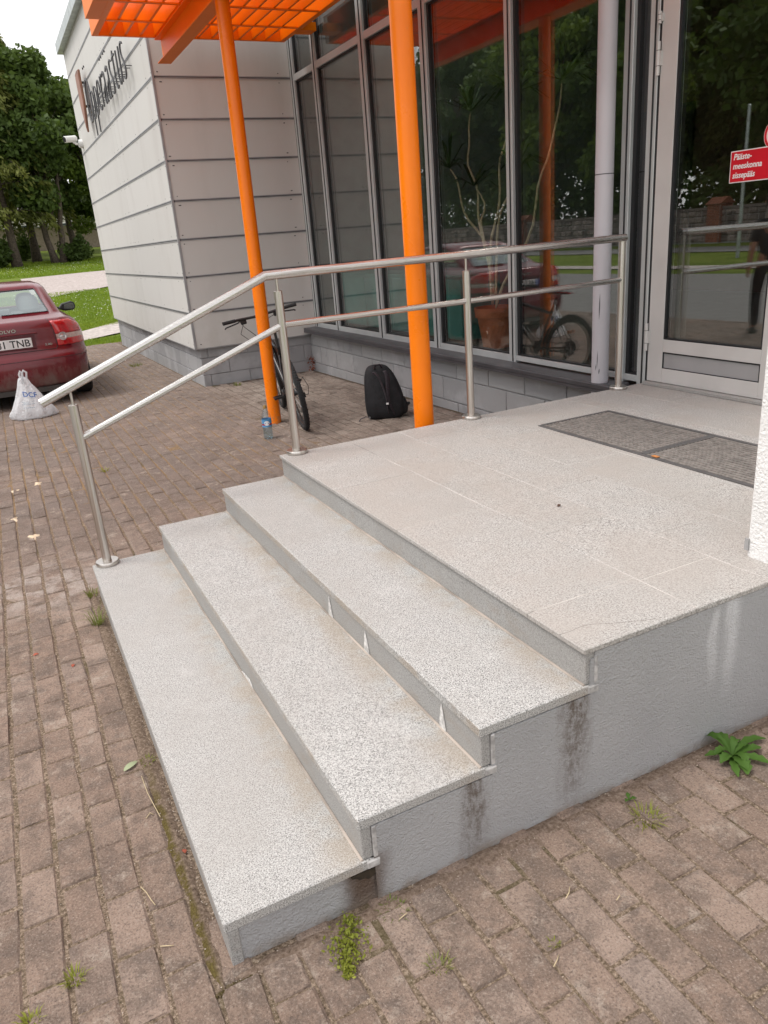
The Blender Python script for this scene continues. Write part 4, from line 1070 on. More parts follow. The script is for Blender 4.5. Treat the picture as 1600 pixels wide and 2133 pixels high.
# ---------------------------------------------------------------- backpack
CLOTH = simple('black_nylon', (.012, .0115, .0135), .72, 0, .3, 14, .004, 40, .35); STRAP = simple('plum_webbing', (.030, .022, .028), .8, 0, .2, 60, .002, 300)
bp = thing('backpack', 'black backpack standing on the pavers by the grey block plinth, straps facing out', 'backpack', (2.93, 4.98, gz(3, 5)), world=False, rot=(0, 0, math.radians(-25)))
b = MB(); NS = 28
prof = [(.0, .150, .085, .0, 0), (.012, .170, .105, .0, 0), (.07, .186, .125, .005, 0), (.15, .190, .130, .006, .01), (.24, .178, .122, -.004, .02), (.33, .160, .108, -.018, .03), (.41, .138, .092, -.032, .045), (.465, .108, .070, -.044, .055), (.49, .07, .045, -.05, .06), (.497, .02, .012, -.05, .06)]
R2 = random.Random(5)
for (h, w, d, sx, sy) in prof:
    for i in range(NS):
        a = 2 * PI * i / NS; c_, s_ = math.cos(a), math.sin(a); e = .62
        x = w * math.copysign(abs(c_) ** e, c_); y = d * math.copysign(abs(s_) ** e, s_) * (1.25 if s_ > 0 else .75)
        wob = 1 + .03 * math.sin(5 * a + h * 37) + R2.uniform(-.015, .015)
        b.v.append((sx + x * wob, sy + y * wob, h))
for i in range(len(prof) - 1):
    for j in range(NS): b.face((i * NS + j, i * NS + (j + 1) % NS, (i + 1) * NS + (j + 1) % NS, (i + 1) * NS + j))
b.face([j for j in range(NS)][::-1]); b.face([(len(prof) - 1) * NS + j for j in range(NS)])
b.build('bag_body', CLOTH, bp, 'all', sub=2)
fy = lambda h: -.075 - .035 * math.sin(min(1, h / .3) * PI / 2) + .06 * max(0, h - .15) / .35
for s_, pts in ((-1, [(-.085, .43), (-.075, .46), (-.035, .40), (.0, .30), (.022, .20), (.020, .12), (.03, .05)]), (1, [(.01, .45), (.03, .455), (.045, .40), (.04, .30), (.035, .20), (.06, .10), (.09, .03)])):
    MB().tube([(x, fy(h) - (.035 if 0 < k < 5 else .005), h) for k, (x, h) in enumerate(pts)], [.020, .024, .027, .026, .018, .012, .010], 10, True, .38).build('shoulder_strap', STRAP, bp, smooth=True, sub=1)
MB().tube([(-.07, .0, .465), (-.06, -.03, .505), (-.02, -.03, .508), (.0, .0, .47)], .010, 8, True, .5).build('grab_loop', STRAP, bp, smooth=True)
MB().tube([(-.16, -.02, .05), (-.18, .0, .18), (-.165, .02, .32), (-.13, .04, .42), (-.06, .06, .488)], .006, 6).build('zip_piping', simple('grey_piping', (.10, .095, .10), .7), bp, smooth=True)
b = MB(); prof2 = [(.02, .06, .05), (.06, .075, .065), (.12, .07, .06), (.17, .05, .045), (.19, .02, .02)]
for (h, w, d) in prof2:
    for i in range(12):
        a = 2 * PI * i / 12; b.v.append((.165 + w * .8 * math.cos(a), .03 + d * 1.5 * math.sin(a), h))
for i in range(4):
    for j in range(12): b.face((i * 12 + j, i * 12 + (j + 1) % 12, (i + 1) * 12 + (j + 1) % 12, (i + 1) * 12 + j))
b.face(list(range(12))[::-1]); b.face([48 + j for j in range(12)])
b.build('side_pocket', CLOTH, bp, 'all', sub=1)
MB().prism([(.15, .03), (.245, .115), (.235, .13), (.17, .12)], -.01, .02, lambda u, v, w: (u, .02 + w, v)).build('hip_flap', CLOTH, bp, bevel=.006)
MB().tube([(-.15, -.08, .035), (-.19, -.09, .040), (-.235, -.10, .028), (-.25, -.105, .008), (-.252, -.108, .004)], .011, 8, True, .3).build('loose_strap', STRAP, bp, smooth=True)
MB().box(.012, .034, -.1545, -.1515, .155, .172).build('care_label', WHITE_P, bp)
MB().box(-.155, -.143, -.118, -.112, .03, .045).build('buckle', simple('grey_buckle', (.2, .2, .2), .5), bp)

# ---------------------------------------------------------------- water bottle
bt = thing('water_bottle', 'clear plastic water bottle with blue label standing beside the farther orange column', 'bottle', (1.775, 5.02, gz(1.7, 5)), world=False)
PET = glass('clear_plastic', (.90, .94, .96), .07, (1, 1, 1), .04)
S_ = 1.0
MB().lathe([(.030, .004), (.040, .0), (.043, .012), (.043, .07), (.0415, .076), (.043, .082), (.043, .11), (.0425, .112), (.0425, .185), (.043, .187), (.041, .205), (.030, .238), (.018, .262), (.0145, .268), (.0145, .276)], (0, 0, 0), 28).build('bottle_body', PET, bt, 'all')
MB().lathe([(.0150, .272), (.0165, .273), (.0165, .296), (.014, .299)], (0, 0, 0), 20).build('cap', simple('bronze_cap', (.30, .19, .06), .4, .3), bt, smooth=True)
wt = MB().lathe([(.036, .006), (.0405, .014), (.0405, .165)], (0, 0, 0), 24).build('water', glass('water', (.82, .91, .95), .04), bt, 'all')
lb = MB().lathe([(.0434, .112), (.0434, .182)], (0, 0, 0), 28, caps=False).build('label', simple('label_blue', (.09, .28, .52), .4, 0, .15), bt, 'all')
MB().lathe([(.0437, .128), (.0437, .142)], (0, 0, 0), 28, caps=False).build('label_band', simple('label_red', (.35, .03, .05), .4), lb, 'all')
an = math.atan2(CY - 5.02, CX - 1.775); b = MB(); n = 16
cc_ = [(.0441 * math.cos(an + .55 * math.cos(w)), .0441 * math.sin(an + .55 * math.cos(w)), .147 + .021 * math.sin(w)) for w in [2 * PI * i / n for i in range(n)]]
b.add(cc_ + [(.0452 * math.cos(an), .0452 * math.sin(an), .147)], [(i, (i + 1) % n, n) for i in range(n)])
b.build('label_roundel', simple('label_white', (.78, .8, .82), .4), lb, 'all')

# ---------------------------------------------------------------- white carrier bag behind the car
def bag_mat():
    M = Mat('white_carrier_film'); n = M.noise(14, 4, .6); p = M.bsdf((.91, .92, .94), .4, 0, M.noise(16, 3, .5, dist=2.5), .025, .5)
    t = M.new('ShaderNodeBsdfTranslucent'); t.inputs[0].default_value = (.9, .91, .93, 1); x = M.new('ShaderNodeMixShader'); x.inputs[0].default_value = .45
    M.lk(M.p.outputs[0], x.inputs[1]); M.lk(t.outputs[0], x.inputs[2]); M.lk(x.outputs[0], M.out.inputs[0]); return p
BAGM = bag_mat()
pb = thing('plastic_bag', 'white plastic carrier bag with blue print standing behind the red car', 'bag', (-.015, 8.10, gz(0, 8.1)), world=False, rot=(0, 0, math.radians(3)))
b = MB(); NS = 36; R2 = random.Random(11)
prof = [(.0, .20, .12, .0), (.008, .235, .14, .01), (.05, .245, .15, .01), (.11, .215, .14, 0), (.18, .172, .115, -.005), (.25, .135, .085, -.012), (.32, .100, .062, -.02), (.38, .072, .042, -.028), (.43, .052, .028, -.03), (.47, .040, .02, -.033)]
ph = [R2.uniform(0, 6) for _ in range(6)]
for (h, w, d, sx) in prof:
    for i in range(NS):
        a = 2 * PI * i / NS; c_, s_ = math.cos(a), math.sin(a)
        f = 1 + .10 * math.sin(6 * a + ph[0] + h * 11) + .09 * math.sin(10 * a + ph[1] - h * 17) + .05 * math.sin(17 * a + h * 31) + R2.uniform(-.06, .06)
        b.v.append((sx + w * c_ * f, d * s_ * f, h + (0 if h < .005 else R2.uniform(-.004, .004))))
for i in range(len(prof) - 1):
    for j in range(NS): b.face((i * NS + j, i * NS + (j + 1) % NS, (i + 1) * NS + (j + 1) % NS, (i + 1) * NS + j))
b.face(list(range(NS))[::-1]); b.face([(len(prof) - 1) * NS + j for j in range(NS)])
b.build('bag_body', BAGM, pb, 'all', sub=1)
for (x0_, dx, yy) in ((-.05, .015, -.012), (-.02, .03, .012)):
    MB().tube([(x0_, yy, .45), (x0_ - .008, yy, .50), (x0_ + dx * .5, yy, .535), (x0_ + dx + .012, yy, .51), (x0_ + dx, yy, .45)], .012, 8, True, .35).build('handle', BAGM, pb, smooth=True)
MB().tube([(-.052, -.05, .40), (-.06, -.045, .44), (-.045, -.035, .465), (-.03, -.035, .44), (-.028, -.05, .40)], .007, 6).build('handle', BAGM, pb, smooth=True)
BLUEP = simple('print_blue', (.02, .11, .38), .5); GREYP = simple('print_grey', (.35, .42, .48), .5)
def bagf(x0_, h0, sl):
    def fr_(u, v, w):
        h = h0 + v + sl * u; x = x0_ + u
        hw = np.interp(h, [q[0] for q in prof], [q[1] for q in prof]); hd = np.interp(h, [q[0] for q in prof], [q[2] for q in prof]); sx = np.interp(h, [q[0] for q in prof], [q[3] for q in prof])
        t = max(-.97, min(.97, (x - sx) / hw)); return (x, -hd * math.sqrt(1 - t * t) * 1.10 - .006 - w, h)
    return fr_
b = MB(); v_, f__ = text_geo('DCF', .075, bagf(-.075, .265, -.22), .0004, .001); b.add(v_, f__); b.build('print', BLUEP, pb)
b = MB()
for (x0_, x1_, h) in ((-.10, -.02, .195), (-.09, -.03, .182), (-.105, -.01, .170), (-.10, .02, .135), (.0, .03, .20), (.0, .03, .175)):
    for k in range(6):
        u0_, u1_ = x0_ + (x1_ - x0_) * k / 6, x0_ + (x1_ - x0_) * (k + .8) / 6; F_ = bagf(0, h, -.05)
        b.add([F_(u0_, 0, 0), F_(u1_, 0, 0), F_(u1_, .006, 0), F_(u0_, .006, 0)], [(0, 1, 2, 3)])
b.build('small_print', GREYP, pb, kind='stuff')

# ---------------------------------------------------------------- indoor plant and pictures behind the glass
TERRA = simple('terracotta_plastic', (.56, .17, .08), .55, 0, .08)
pp = thing('potted_plant', 'indoor plant with pale twisting stems in a terracotta pot behind the glazing', 'plant', (4.2, 4.95, .456))
MB().lathe([(.135, 0), (.185, .29), (.205, .295), (.215, .385), (.200, .385), (.19, .33)], (4.2, 4.95, .456), 32).build('pot', TERRA, pp, smooth=True)
MB().lathe([(.192, 0), (.0, .01)], (4.2, 4.95, .79), 24, caps=False).build('soil', SOIL, pp)
STEM = simple('pale_stem', (.62, .52, .37), .8, 0, .2, 30)
stems = [[(5.0, .80), (5.06, 1.3), (5.12, 1.5), (5.35, 1.65), (5.55, 1.80), (5.60, 1.95), (5.52, 2.05), (5.66, 2.15)], [(4.98, .80), (5.05, 1.35), (5.15, 1.6), (5.28, 1.75), (5.22, 1.95), (5.36, 2.15), (5.28, 2.30), (5.42, 2.45), (5.30, 2.60)],
         [(4.96, .80), (5.02, 1.4), (5.0, 1.6), (4.86, 1.78), (4.78, 1.98), (4.86, 2.15), (4.74, 2.32), (4.70, 2.5), (4.55, 2.62)], [(4.94, .80), (4.99, 1.35), (4.90, 1.6), (4.74, 1.75), (4.62, 1.92), (4.64, 2.05)], [(4.97, .8), (5.08, 1.38), (5.12, 1.62), (5.2, 1.66), (5.1, 1.78), (5.22, 1.95)], [(4.93, .80), (4.8, 1.05), (4.62, 1.3), (4.35, 1.55), (4.26, 1.9), (4.12, 2.05), (4.15, 2.25), (4.0, 2.42), (3.92, 2.6)]]
tips = []
for k, s_ in enumerate(stems):
    p = [(4.2 + .05 * math.sin(i * 1.7 + k * 2), y, z) for i, (y, z) in enumerate(s_)]; tips.append(p[-1])
    MB().tube(p, [.016 - .010 * i / len(p) for i in range(len(p))], 8).build('stem', STEM, pp, 'all', sub=1)
cen = []; dr_ = []; R2 = np.random.default_rng(3)
lf = MB()
for tp in tips:
    for i in range(22):
        d = Vector((R2.normal(), R2.normal(), abs(R2.normal()) * .9 + .1)).normalized(); L_ = R2.uniform(.28, .5); a = Vector(tp); m_ = a + d * L_ * .55 + Vector((0, 0, .02)); e = a + d * L_ - Vector((0, 0, L_ * .22))
        sd2 = d.cross(Vector((0, 0, 1))).normalized() * .014
        lf.add([a - sd2 * .6, a + sd2 * .6, m_ + sd2, m_ - sd2, e], [(0, 1, 2, 3), (3, 2, 4)])
lf.build('foliage', simple('dark_spiky_leaf', (.025, .05, .018), .5), pp)
pic = thing('wall_picture', 'large dark framed picture on the wall inside the lobby', 'picture', (9.18, 6, 1.8))
MB().box(9.13, 9.17, 7.2, 10.9 - 2.6, 1.1, 3.0).build('frame', BLACK, pic); MB().box(9.12, 9.129, 7.26, 8.24, 1.16, 2.94).build('canvas', simple('dark_canvas', (.02, .008, .006), .6), pic)
tblk = thing('teal_tint_block', 'added low teal block for the lit teal tint behind the left windows', 'stand-in', (4.5, 7.4, .456))
TEAL = simple('teal_tint', (.10, .30, .27), .45)  # teal tint of the lit interior is put into this added block's colour
MB().box(4.05, 4.5, 5.3, 8.36, .50, 1.12).build('tint_block_core', TEAL, tblk, bevel=.004); MB().box(4.03, 4.52, 5.28, 8.38, 1.121, 1.145).build('tint_block_top', TEAL, tblk); MB().box(4.1, 4.5, 5.35, 8.3, .456, .499).build('tint_block_base', DARK, tblk)
for k in range(4): MB().box(4.038, 4.049, 5.32 + k * .76, 6.06 + k * .76, .52, 1.10).build('tint_block_front', TEAL, tblk, bevel=.003)

# ---------------------------------------------------------------- weeds, leaves and litter
def tuft(x, y, n, h, r, label, mat_=None, w=.003, lean=.9, seed=1, name='grass_tuft'):
    R = np.random.default_rng(seed); a = R.uniform(0, 2 * PI, n); q = r * np.sqrt(R.uniform(0, 1, n)); z = gz(x, y) - .006
    o = blades_object(name, np.stack([x + q * np.cos(a), y + q * np.sin(a), np.full(n, z)], 1), h, w, mat_ or BLADE, seed, lean, org=(x, y, z)); o.location = (x, y, z)
    return tag(o, label, 'weed', 'weeds growing in the paving joints')
TUFT = leaf_mat('weed_blade', (.10, .15, .03), (.26, .27, .08), .3)
tuft(-.047, 2.08, 60, .085, .025, 'grass tuft against the bottom step below the first rail post', TUFT, .0035, 1.1, 1)
tuft(-.03, 2.44, 40, .05, .03, 'dry weed at the back corner of the bottom step', TUFT, .004, .9, 2)
tuft(.356, 4.98, 50, .03, .05, 'small mossy tuft in the yard beyond the first rail post', WEED_Y, .004, 1., 3)
tuft(1.69, 11.55, 90, .05, .11, 'grass tuft in the pavers beside the long grey plinth', TUFT, .006, 1., 4)
tuft(2.39, 8.12, 50, .05, .05, 'weed at the foot of the plinth below the panel wall', TUFT, .006, 1., 5)
tuft(.423, -.24, 50, .022, .025, 'small grey green tuft in a paver joint in front of the steps', TUFT, .0025, 1., 6)
tuft(-.332, .16, 60, .028, .02, 'bright little tuft in a paver joint at the lower left', WEED_Y, .003, 1., 7)
tuft(-.43, .10, 50, .022, .022, 'small tuft at the bottom left corner of the paving', WEED_Y, .003, 1., 8)
tuft(1.148, -.142, 90, .03, .042, 'dry yellow moss clump below the stained side wall', WEED_Y, .0025, 1.2, 9)
tuft(.682, -.326, 30, .014, .012, 'tiny yellow moss spot in the lower right paving', WEED_Y, .0025, 1.2, 10)
tuft(.40, -.05, 70, .018, .035, 'moss at the foot of the broken render under the first step', TUFT, .0025, 1.2, 11)
tuft(-.03, .90, 40, .02, .02, 'green moss beside the long edge of the bottom step', WEED_Y, .0025, 1.2, 12)
R2 = np.random.default_rng(8); n = 750
t = R2.uniform(0, 1, n) ** .8; sp_ = R2.normal(size=n) * (.006 + .022 * np.sin(np.pi * np.clip(t * 1.05, 0, 1)))
cx_ = .30 - .075 * t + sp_ * .8; cy_ = -.012 - .155 * t - sp_ * .35; czv = np.abs(R2.normal(size=n)) * .010 * (1 - .5 * t) + .002
o = leaf_object('chickweed', np.stack([cx_, cy_, czv], 1), .0095, WEED_Y, None, 4, .8, .6, None, (.27, -.08, 0)); o.location = (.27, -.08, 0)
tag(o, 'yellow green trailing weed growing out below the first step', 'weed')
# broad leaved weed (parts: each leaf)
dn = thing('broadleaf_weed', 'bright green broad leaved weed at the foot of the rendered side wall', 'weed', (1.555, -.085, gz(0, -.08)), world=False)
leaves = [(100, .10, .028, .07), (70, .085, .034, .06), (20, .145, .024, .03), (-28, .10, .026, .03), (-62, .105, .030, .02), (-95, .095, .034, .02), (-128, .085, .030, .03), (-160, .07, .026, .04), (165, .085, .022, .03), (140, .06, .022, .05), (-78, .06, .024, .04), (-5, .07, .02, .05), (-145, .105, .022, .02), (45, .06, .024, .07)]
for k, (az, L_, w, rise) in enumerate(leaves):
    b = MB(); n = 9; bend = math.sin(k * 2.3) * .7; c = Vector()
    for i in range(n + 1):
        a = math.radians(az) + bend * (i / n); d = Vector((math.cos(a), math.sin(a), 0)); s_ = Vector((-d.y, d.x, 0)); t = i / n; ww = 1.35 * w * (math.sin(PI * min(1, t ** 1.1 * .95 + .03)) ** .7) * (.5 + .5 * t) * (1 + (.22 if i % 2 else -.12)); zz = rise * math.sin(t * PI * .85) * .5 + .005
        c = c + d * (L_ / n if i else 0); b.v += [tuple(c - s_ * ww * .5 + Vector((0, 0, zz + ww * .22))), tuple(c + Vector((0, 0, zz))), tuple(c + s_ * ww * .5 + Vector((0, 0, zz + ww * .22)))]
    for i in range(n): q = 3 * i; b.face((q, q + 1, q + 4, q + 3)); b.face((q + 1, q + 2, q + 5, q + 4))
    b.build('leaf', LEAF_W, dn, 'all')
MB().lathe([(.003, 0), (.004, .004), (.001, .005)], (.05, -.012, .012), 8).build('flower_bud', simple('bud_yellow', (.7, .55, .03), .6), dn)
sm = thing('small_seedling', 'small two leaved seedling in a paver joint near the yellow moss clump', 'weed', (1.159, -.064, gz(0, 0)), world=False)
for az in (60, 200, 320):
    b = MB(); a = math.radians(az); d = Vector((math.cos(a), math.sin(a), 0)); s_ = Vector((-d.y, d.x, 0))
    for t, w, z in ((0, .002, .004), (.5, .011, .014), (1, .001, .012)): b.v += [tuple(d * .022 * t - s_ * w / 1.6 + Vector((0, 0, z))), tuple(d * .022 * t + s_ * w / 1.6 + Vector((0, 0, z)))]
    b.face((0, 1, 3, 2)); b.face((2, 3, 5, 4)); b.build('leaf', LEAF_W, sm, 'all')
cr_p = thing('dock_sprig', 'dry reddish plant sprig in the inner corner of the plinth', 'weed', (3.52, 8.34, gz(3, 8.3)), world=False)
MB().tube([(0, 0, 0), (.01, 0, .10), (-.005, .01, .2)], .004, 5).build('stem', simple('rust_stem', (.25, .08, .04), .8), cr_p)
lo_ = leaf_object('leaves', [(R2.normal() * .03, R2.normal() * .03, R2.uniform(.01, .2)) for _ in range(60)], .035, simple('rust_leaf', (.22, .075, .045), .8), cr_p, 6); lo_['kind'] = 'stuff'
def flat_leaf(name, x, y, L_, w, az, material, label, cat='leaf', lift=.004, group=None, zb=None):
    b = MB(); n = 6; a = math.radians(az); d = Vector((math.cos(a), math.sin(a), 0)); s_ = Vector((-d.y, d.x, 0)); z0 = (gz(x, y) if zb is None else zb)
    for i in range(n + 1):
        t = i / n; ww = w * math.sin(PI * (t * .96 + .02)) ** .8 * (1.1 - .2 * t); c = d * (L_ * (t - .5)); zz = lift * math.sin(PI * t) + .002
        b.v += [tuple(c - s_ * ww * .5 + Vector((0, 0, zz))), tuple(c + s_ * ww * .5 + Vector((0, 0, zz + .003)))]
    for i in range(n): b.face((2 * i, 2 * i + 1, 2 * i + 3, 2 * i + 2))
    o = b.build(name, material, None, 'all'); o.location = (x, y, z0); return tag(o, label, cat, group)
flat_leaf('fallen_leaf', -.085, .905, .055, .022, 30, simple('pale_leaf', (.30, .34, .20), .6), 'pale green fallen leaf on the pavers beside the bottom step')
flat_leaf('leaf_scrap', -.323, 1.93, .022, .014, 10, simple('red_leaf', (.33, .08, .045), .8), 'small red leaf scrap on the pavers at the left edge', group=None)
flat_leaf('leaf_scrap', -.188, 1.73, .022, .013, 60, bpy.data.materials['red_leaf'], 'small red leaf scrap midway between the left edge and the steps')
flat_leaf('leaf_scrap', -.013, .426, .016, .012, 80, bpy.data.materials['red_leaf'], 'red leaf scrap in the soil beside the bottom step')
flat_leaf('leaf_scrap', 1.682, .894, .022, .012, 15, simple('brown_leaf', (.08, .04, .025), .8), 'brown leaf crumb lying in the middle of the landing', zb=Z[3])
STRAW = simple('straw', (.50, .40, .25), .8)
def straw(pts, label, r=.0013):
    p0 = pts[0]; o = MB().tube([(x - p0[0], y - p0[1], gz(x, y) + .004 + .003 * (i % 2)) for i, (x, y) in enumerate(pts)], r, 5).build('straw', STRAW, None, 'all'); o.location = (p0[0], p0[1], 0); return tag(o, label, 'straw')
straw([(-.062, .83), (-.060, .73), (-.052, .66), (-.046, .60)], 'long dry grass stalk lying along the moss strip')
straw([(-.085, .62), (-.070, .635), (-.062, .625)], 'short stalk below the long dry stalk')
straw([(-.145, .36), (-.135, .33), (-.128, .30), (-.122, .275)], 'dry blade lying in a joint in the left paving')
straw([(-.135, .145), (-.12, .135), (-.105, .13)], 'forked dry straw near the bottom corner of the steps')
straw([(.64, -.375), (.655, -.368), (.668, -.358)], 'small curled straw in the lower right paving')
straw([(.78, -.245), (.80, -.235), (.815, -.22)], 'pale curl of straw in front of the second step')
straw([(.885, -.31), (.90, -.305)], 'short pale straw between two pavers on the right')
straw([(.40, -.085), (.425, -.08)], 'short pale stick by the broken render')
SAND = simple('pale_sand', (.62, .50, .36), .95, 0, .2, 40, .003, 200)
for (x, y, r, lb_) in ((-.30, 4.86, .06, 'pale sandy ant heap at the left edge of the yard, farthest from the steps'), (-.15, 4.97, .05, 'pale sandy ant heap right of the farthest one'), (-.35, 4.1, .045, 'pale sandy ant heap at the left edge, middle of the three rows'), (-.255, 3.63, .055, 'pale sandy ant heap nearest to the first rail post')):
    b = MB(); n = 26; R3 = random.Random(x); ring = [(1., .0), (.62, .006), (.25, .010)]
    rr = [.4 + .6 * abs(math.sin(1.5 * i / n * 2 * PI + x * 9)) * R3.uniform(.5, 1.2) for i in range(n)]
    for (f, h) in ring:
        for i in range(n): b.v.append((r * f * rr[i] * math.cos(2 * PI * i / n), 1.5 * r * f * rr[i] * math.sin(2 * PI * i / n), h - .004))
    b.v.append((0, 0, .008))
    for k in range(2):
        for i in range(n): b.face((k * n + i, k * n + (i + 1) % n, (k + 1) * n + (i + 1) % n, (k + 1) * n + i))
    for i in range(n): b.face((2 * n + i, 2 * n + (i + 1) % n, 3 * n))
    o = b.build('sand_heap', SAND, None, 'all'); o.location = (x, y, gz(x, y)); tag(o, lb_, 'sand')
# loose grit in the joints and on the soil
n = 2600; gp = []
R2 = np.random.default_rng(21)
b = MB()
def grain(x, y, z, s):
    r1 = R2.uniform(.6, 1.2, 6) * s
    b.add([(x + r1[0], y, z), (x, y + r1[1], z), (x - r1[2], y, z), (x, y - r1[3], z), (x, y, z + r1[4] * .8)], [(0, 1, 4), (1, 2, 4), (2, 3, 4), (3, 0, 4)])
for i in range(n):
    if i < 1500:
        r = R2.integers(-3, 22); x = -.339 + r * PX + R2.normal() * .003; y = R2.uniform(-.75, 2.4)
        if not in_pave(x, y): continue
        grain(x, y, gz(x, y) - .005, R2.uniform(.001, .0024))
    elif i < 2300:
        x = R2.normal() * .012 - .02; y = R2.uniform(-.04, 2.4); grain(x, y, gz(x, y) - .001, R2.uniform(.001, .0028))
    else:
        x = R2.uniform(0, 1.8); y = -.028 + R2.normal() * .013; grain(x, y, gz(x, y), R2.uniform(.001, .0026))
o = b.build('grit', simple('grit', (.45, .38, .32), .9, 0, .5, 300)); o['kind'] = 'stuff'

# ---------------------------------------------------------------- lawn blades and clover
R2 = np.random.default_rng(31)
def lawn_pts(n, xr, yr, test=None):
    x = R2.uniform(*xr, n); y = R2.uniform(*yr, n); P = [(a, c, gz(a, c) - .05) for a, c in zip(x, y) if test is None or test(a, c)]
    return P
off_path = lambda x, y: not (16.4 + max(0, (x + 2.4)) * .33 < y < 18.6 + max(0, x + 2.4) * .42) and (y > 16.05)
o = blades_object('lawn_blades', lawn_pts(26000, (-.6, 4.2), (16.0, 21.5), off_path), .085, .012, BLADE, 5, .7); o['kind'] = 'stuff'
o = blades_object('lawn_blades', lawn_pts(26000, (0, 6.0), (21, 30.8)), .085, .02, BLADE, 6, .7); o['kind'] = 'stuff'
o = blades_object('lawn_blades', lawn_pts(14000, (-.5, 8.0), (39.6, 50)), .10, .04, BLADE, 7, .7); o['kind'] = 'stuff'
fl = [(x, y, z + .10) for x, y, z in lawn_pts(900, (.5, 5.6), (21.5, 30.6)) + lawn_pts(600, (-.5, 8), (39.8, 46))]
o = leaf_object('clover_flowers', fl, .026, FLOWER, None, 9, 1.5, .9); o['kind'] = 'stuff'

# ---------------------------------------------------------------- trees
def trunk_mb(b, H, r0, lean=(0, 0), top=.15, n=9, base=(0, 0), seed=1):
    R = random.Random(seed); pts = []; rr = []
    for i in range(n + 1):
        t = i / n; pts.append((base[0] + lean[0] * t + R.uniform(-.04, .04) * (t > 0), base[1] + lean[1] * t + R.uniform(-.04, .04) * (t > 0), H * t - .1)); rr.append(r0 * (1.35 if i == 0 else 1) * (1 - t * (1 - top)))
    b.tube(pts, rr, 10); return pts
def conifer(label, loc, H=17., RM=3.6, seed=1, n=17000, leafm=LEAF_C, group='trees across the lawn'):
    t = thing('larch_tree', label, 'tree', loc, world=False, group=group); b = MB(); trunk_mb(b, H, .24, (0, 0), .08, 10, (0, 0), seed)
    R = np.random.default_rng(seed); C_ = []; D_ = []; nb = 110
    for i in range(nb):
        h = 2.6 + (H - 3.0) * (i / nb) ** .9; L_ = RM * (1 - (h / H) ** 1.5) * R.uniform(.65, 1.1) + .35; az = R.uniform(0, 2 * PI); d = np.array([math.cos(az), math.sin(az), 0]); s_ = np.array([-d[1], d[0], 0])
        dr = R.uniform(.15, .4)
        pt = lambda u: d * L_ * u + np.array([0, 0, h + .25 * L_ * u * .6 - dr * L_ * u * u * 1.3])
        b.tube([pt(0), pt(.5), pt(.95)], [.05, .03, .01], 5, False)
        m_ = int(n / nb * (.35 + L_ / RM))
        u = R.uniform(.12, 1.05, m_) ** .8; sw = R.normal(size=m_) * (.16 + .26 * L_ * .35 * np.sin(np.pi * np.clip(u, 0, 1)))
        hang = -np.abs(R.normal(size=m_)) * .30 - np.abs(sw) * .35
        P = np.array([pt(q) for q in u]) + s_ * sw[:, None]; P[:, 2] += hang + .1; C_.append(P); D_.append(d * .8 + s_ * np.sign(sw)[:, None] * .5 + np.array([0, 0, -.7]))
    b.build('trunk', BARK, t, 'all')
    leaf_object('crown', np.concatenate(C_), .34, leafm, t, seed, .3, .30, np.concatenate(D_))
    return t
def broadleaf(label, loc, H=12., RM=3.6, z0=3., seed=1, n=15000, leafm=LEAF_D, size=.30, double=False, group='trees across the lawn', name='broadleaf_tree'):
    t = thing(name, label, 'tree', loc, world=False, group=group); b = MB(); R = np.random.default_rng(seed); RR = random.Random(seed)
    if double: trunk_mb(b, H * .62, .20, (-.9, .1), .25, 9, (-.18, 0), seed); trunk_mb(b, H * .62, .19, (.8, 0), .25, 9, (.20, 0), seed + 1)
    else: trunk_mb(b, H * .75, .24, (0, 0), .2, 9, (0, 0), seed)
    lobes = []; k = 26
    for i in range(k):
        u = R.uniform(0, 1); hz = z0 + (H - z0) * (u ** .9); prof_ = math.sin(PI * (.18 + .74 * (hz - z0) / (H - z0))) ** .7; a = R.uniform(0, 2 * PI); q = RM * prof_ * R.uniform(.35, .85)
        lobes.append((np.array([q * math.cos(a), q * math.sin(a), hz]), RM * R.uniform(.26, .46) * (.5 + .5 * prof_)))
    lobes.append((np.array([0, 0, H - .8]), RM * .34)); C_ = []
    for (c, r) in lobes:
        b.tube([(0, 0, c[2] * .55 + .5), tuple(c * np.array([.5, .5, .85])), tuple(c)], [.07, .045, .015], 5, False)
        m_ = int(n * r * r / sum(l[1] ** 2 for l in lobes)); d = R.normal(size=(m_, 3)); d /= np.linalg.norm(d, axis=1, keepdims=True); d[:, 2] *= .8
        rad = r * (R.uniform(.15, 1., m_) ** .45 + R.normal(size=m_) * .09); P = c + d * rad[:, None]; keep = (P[:, 2] > z0 * .75); C_.append(P[keep])
    b.build('trunk', BARK, t, 'all'); leaf_object('crown', np.concatenate(C_), size, leafm, t, seed, .6, .62)
    return t
def bush(label, loc, r, h, seed, n=2500, leafm=LEAF_D, group='bushes under the trees'):
    t = thing('bush', label, 'bush', loc, world=False, group=group); R = np.random.default_rng(seed); b = MB()
    for i in range(6):
        a = R.uniform(0, 6.28); b.tube([(0, 0, -.1), (r * .4 * math.cos(a), r * .4 * math.sin(a), h * .5), (r * .7 * math.cos(a), r * .7 * math.sin(a), h * .85)], [.03, .02, .006], 5, False)
    b.build('stems', BARK, t, 'all')
    d = R.normal(size=(n, 3)); d /= np.linalg.norm(d, axis=1, keepdims=True); P = d * (R.uniform(0, 1, n) ** .4)[:, None] * np.array([r, r, h * .55]) + np.array([0, 0, h * .55]); P *= (1 + .25 * np.sin(P[:, [1, 2, 0]] * 5 / max(r, .5) + seed))* R.uniform(.8, 1.15, (n, 1)); P[:, 2] = np.maximum(P[:, 2], .05)
    leaf_object('crown', P, .2, leafm, t, seed, .5, .6); return t
at = lambda x, y: (x, y, gz(x, y) - .05)
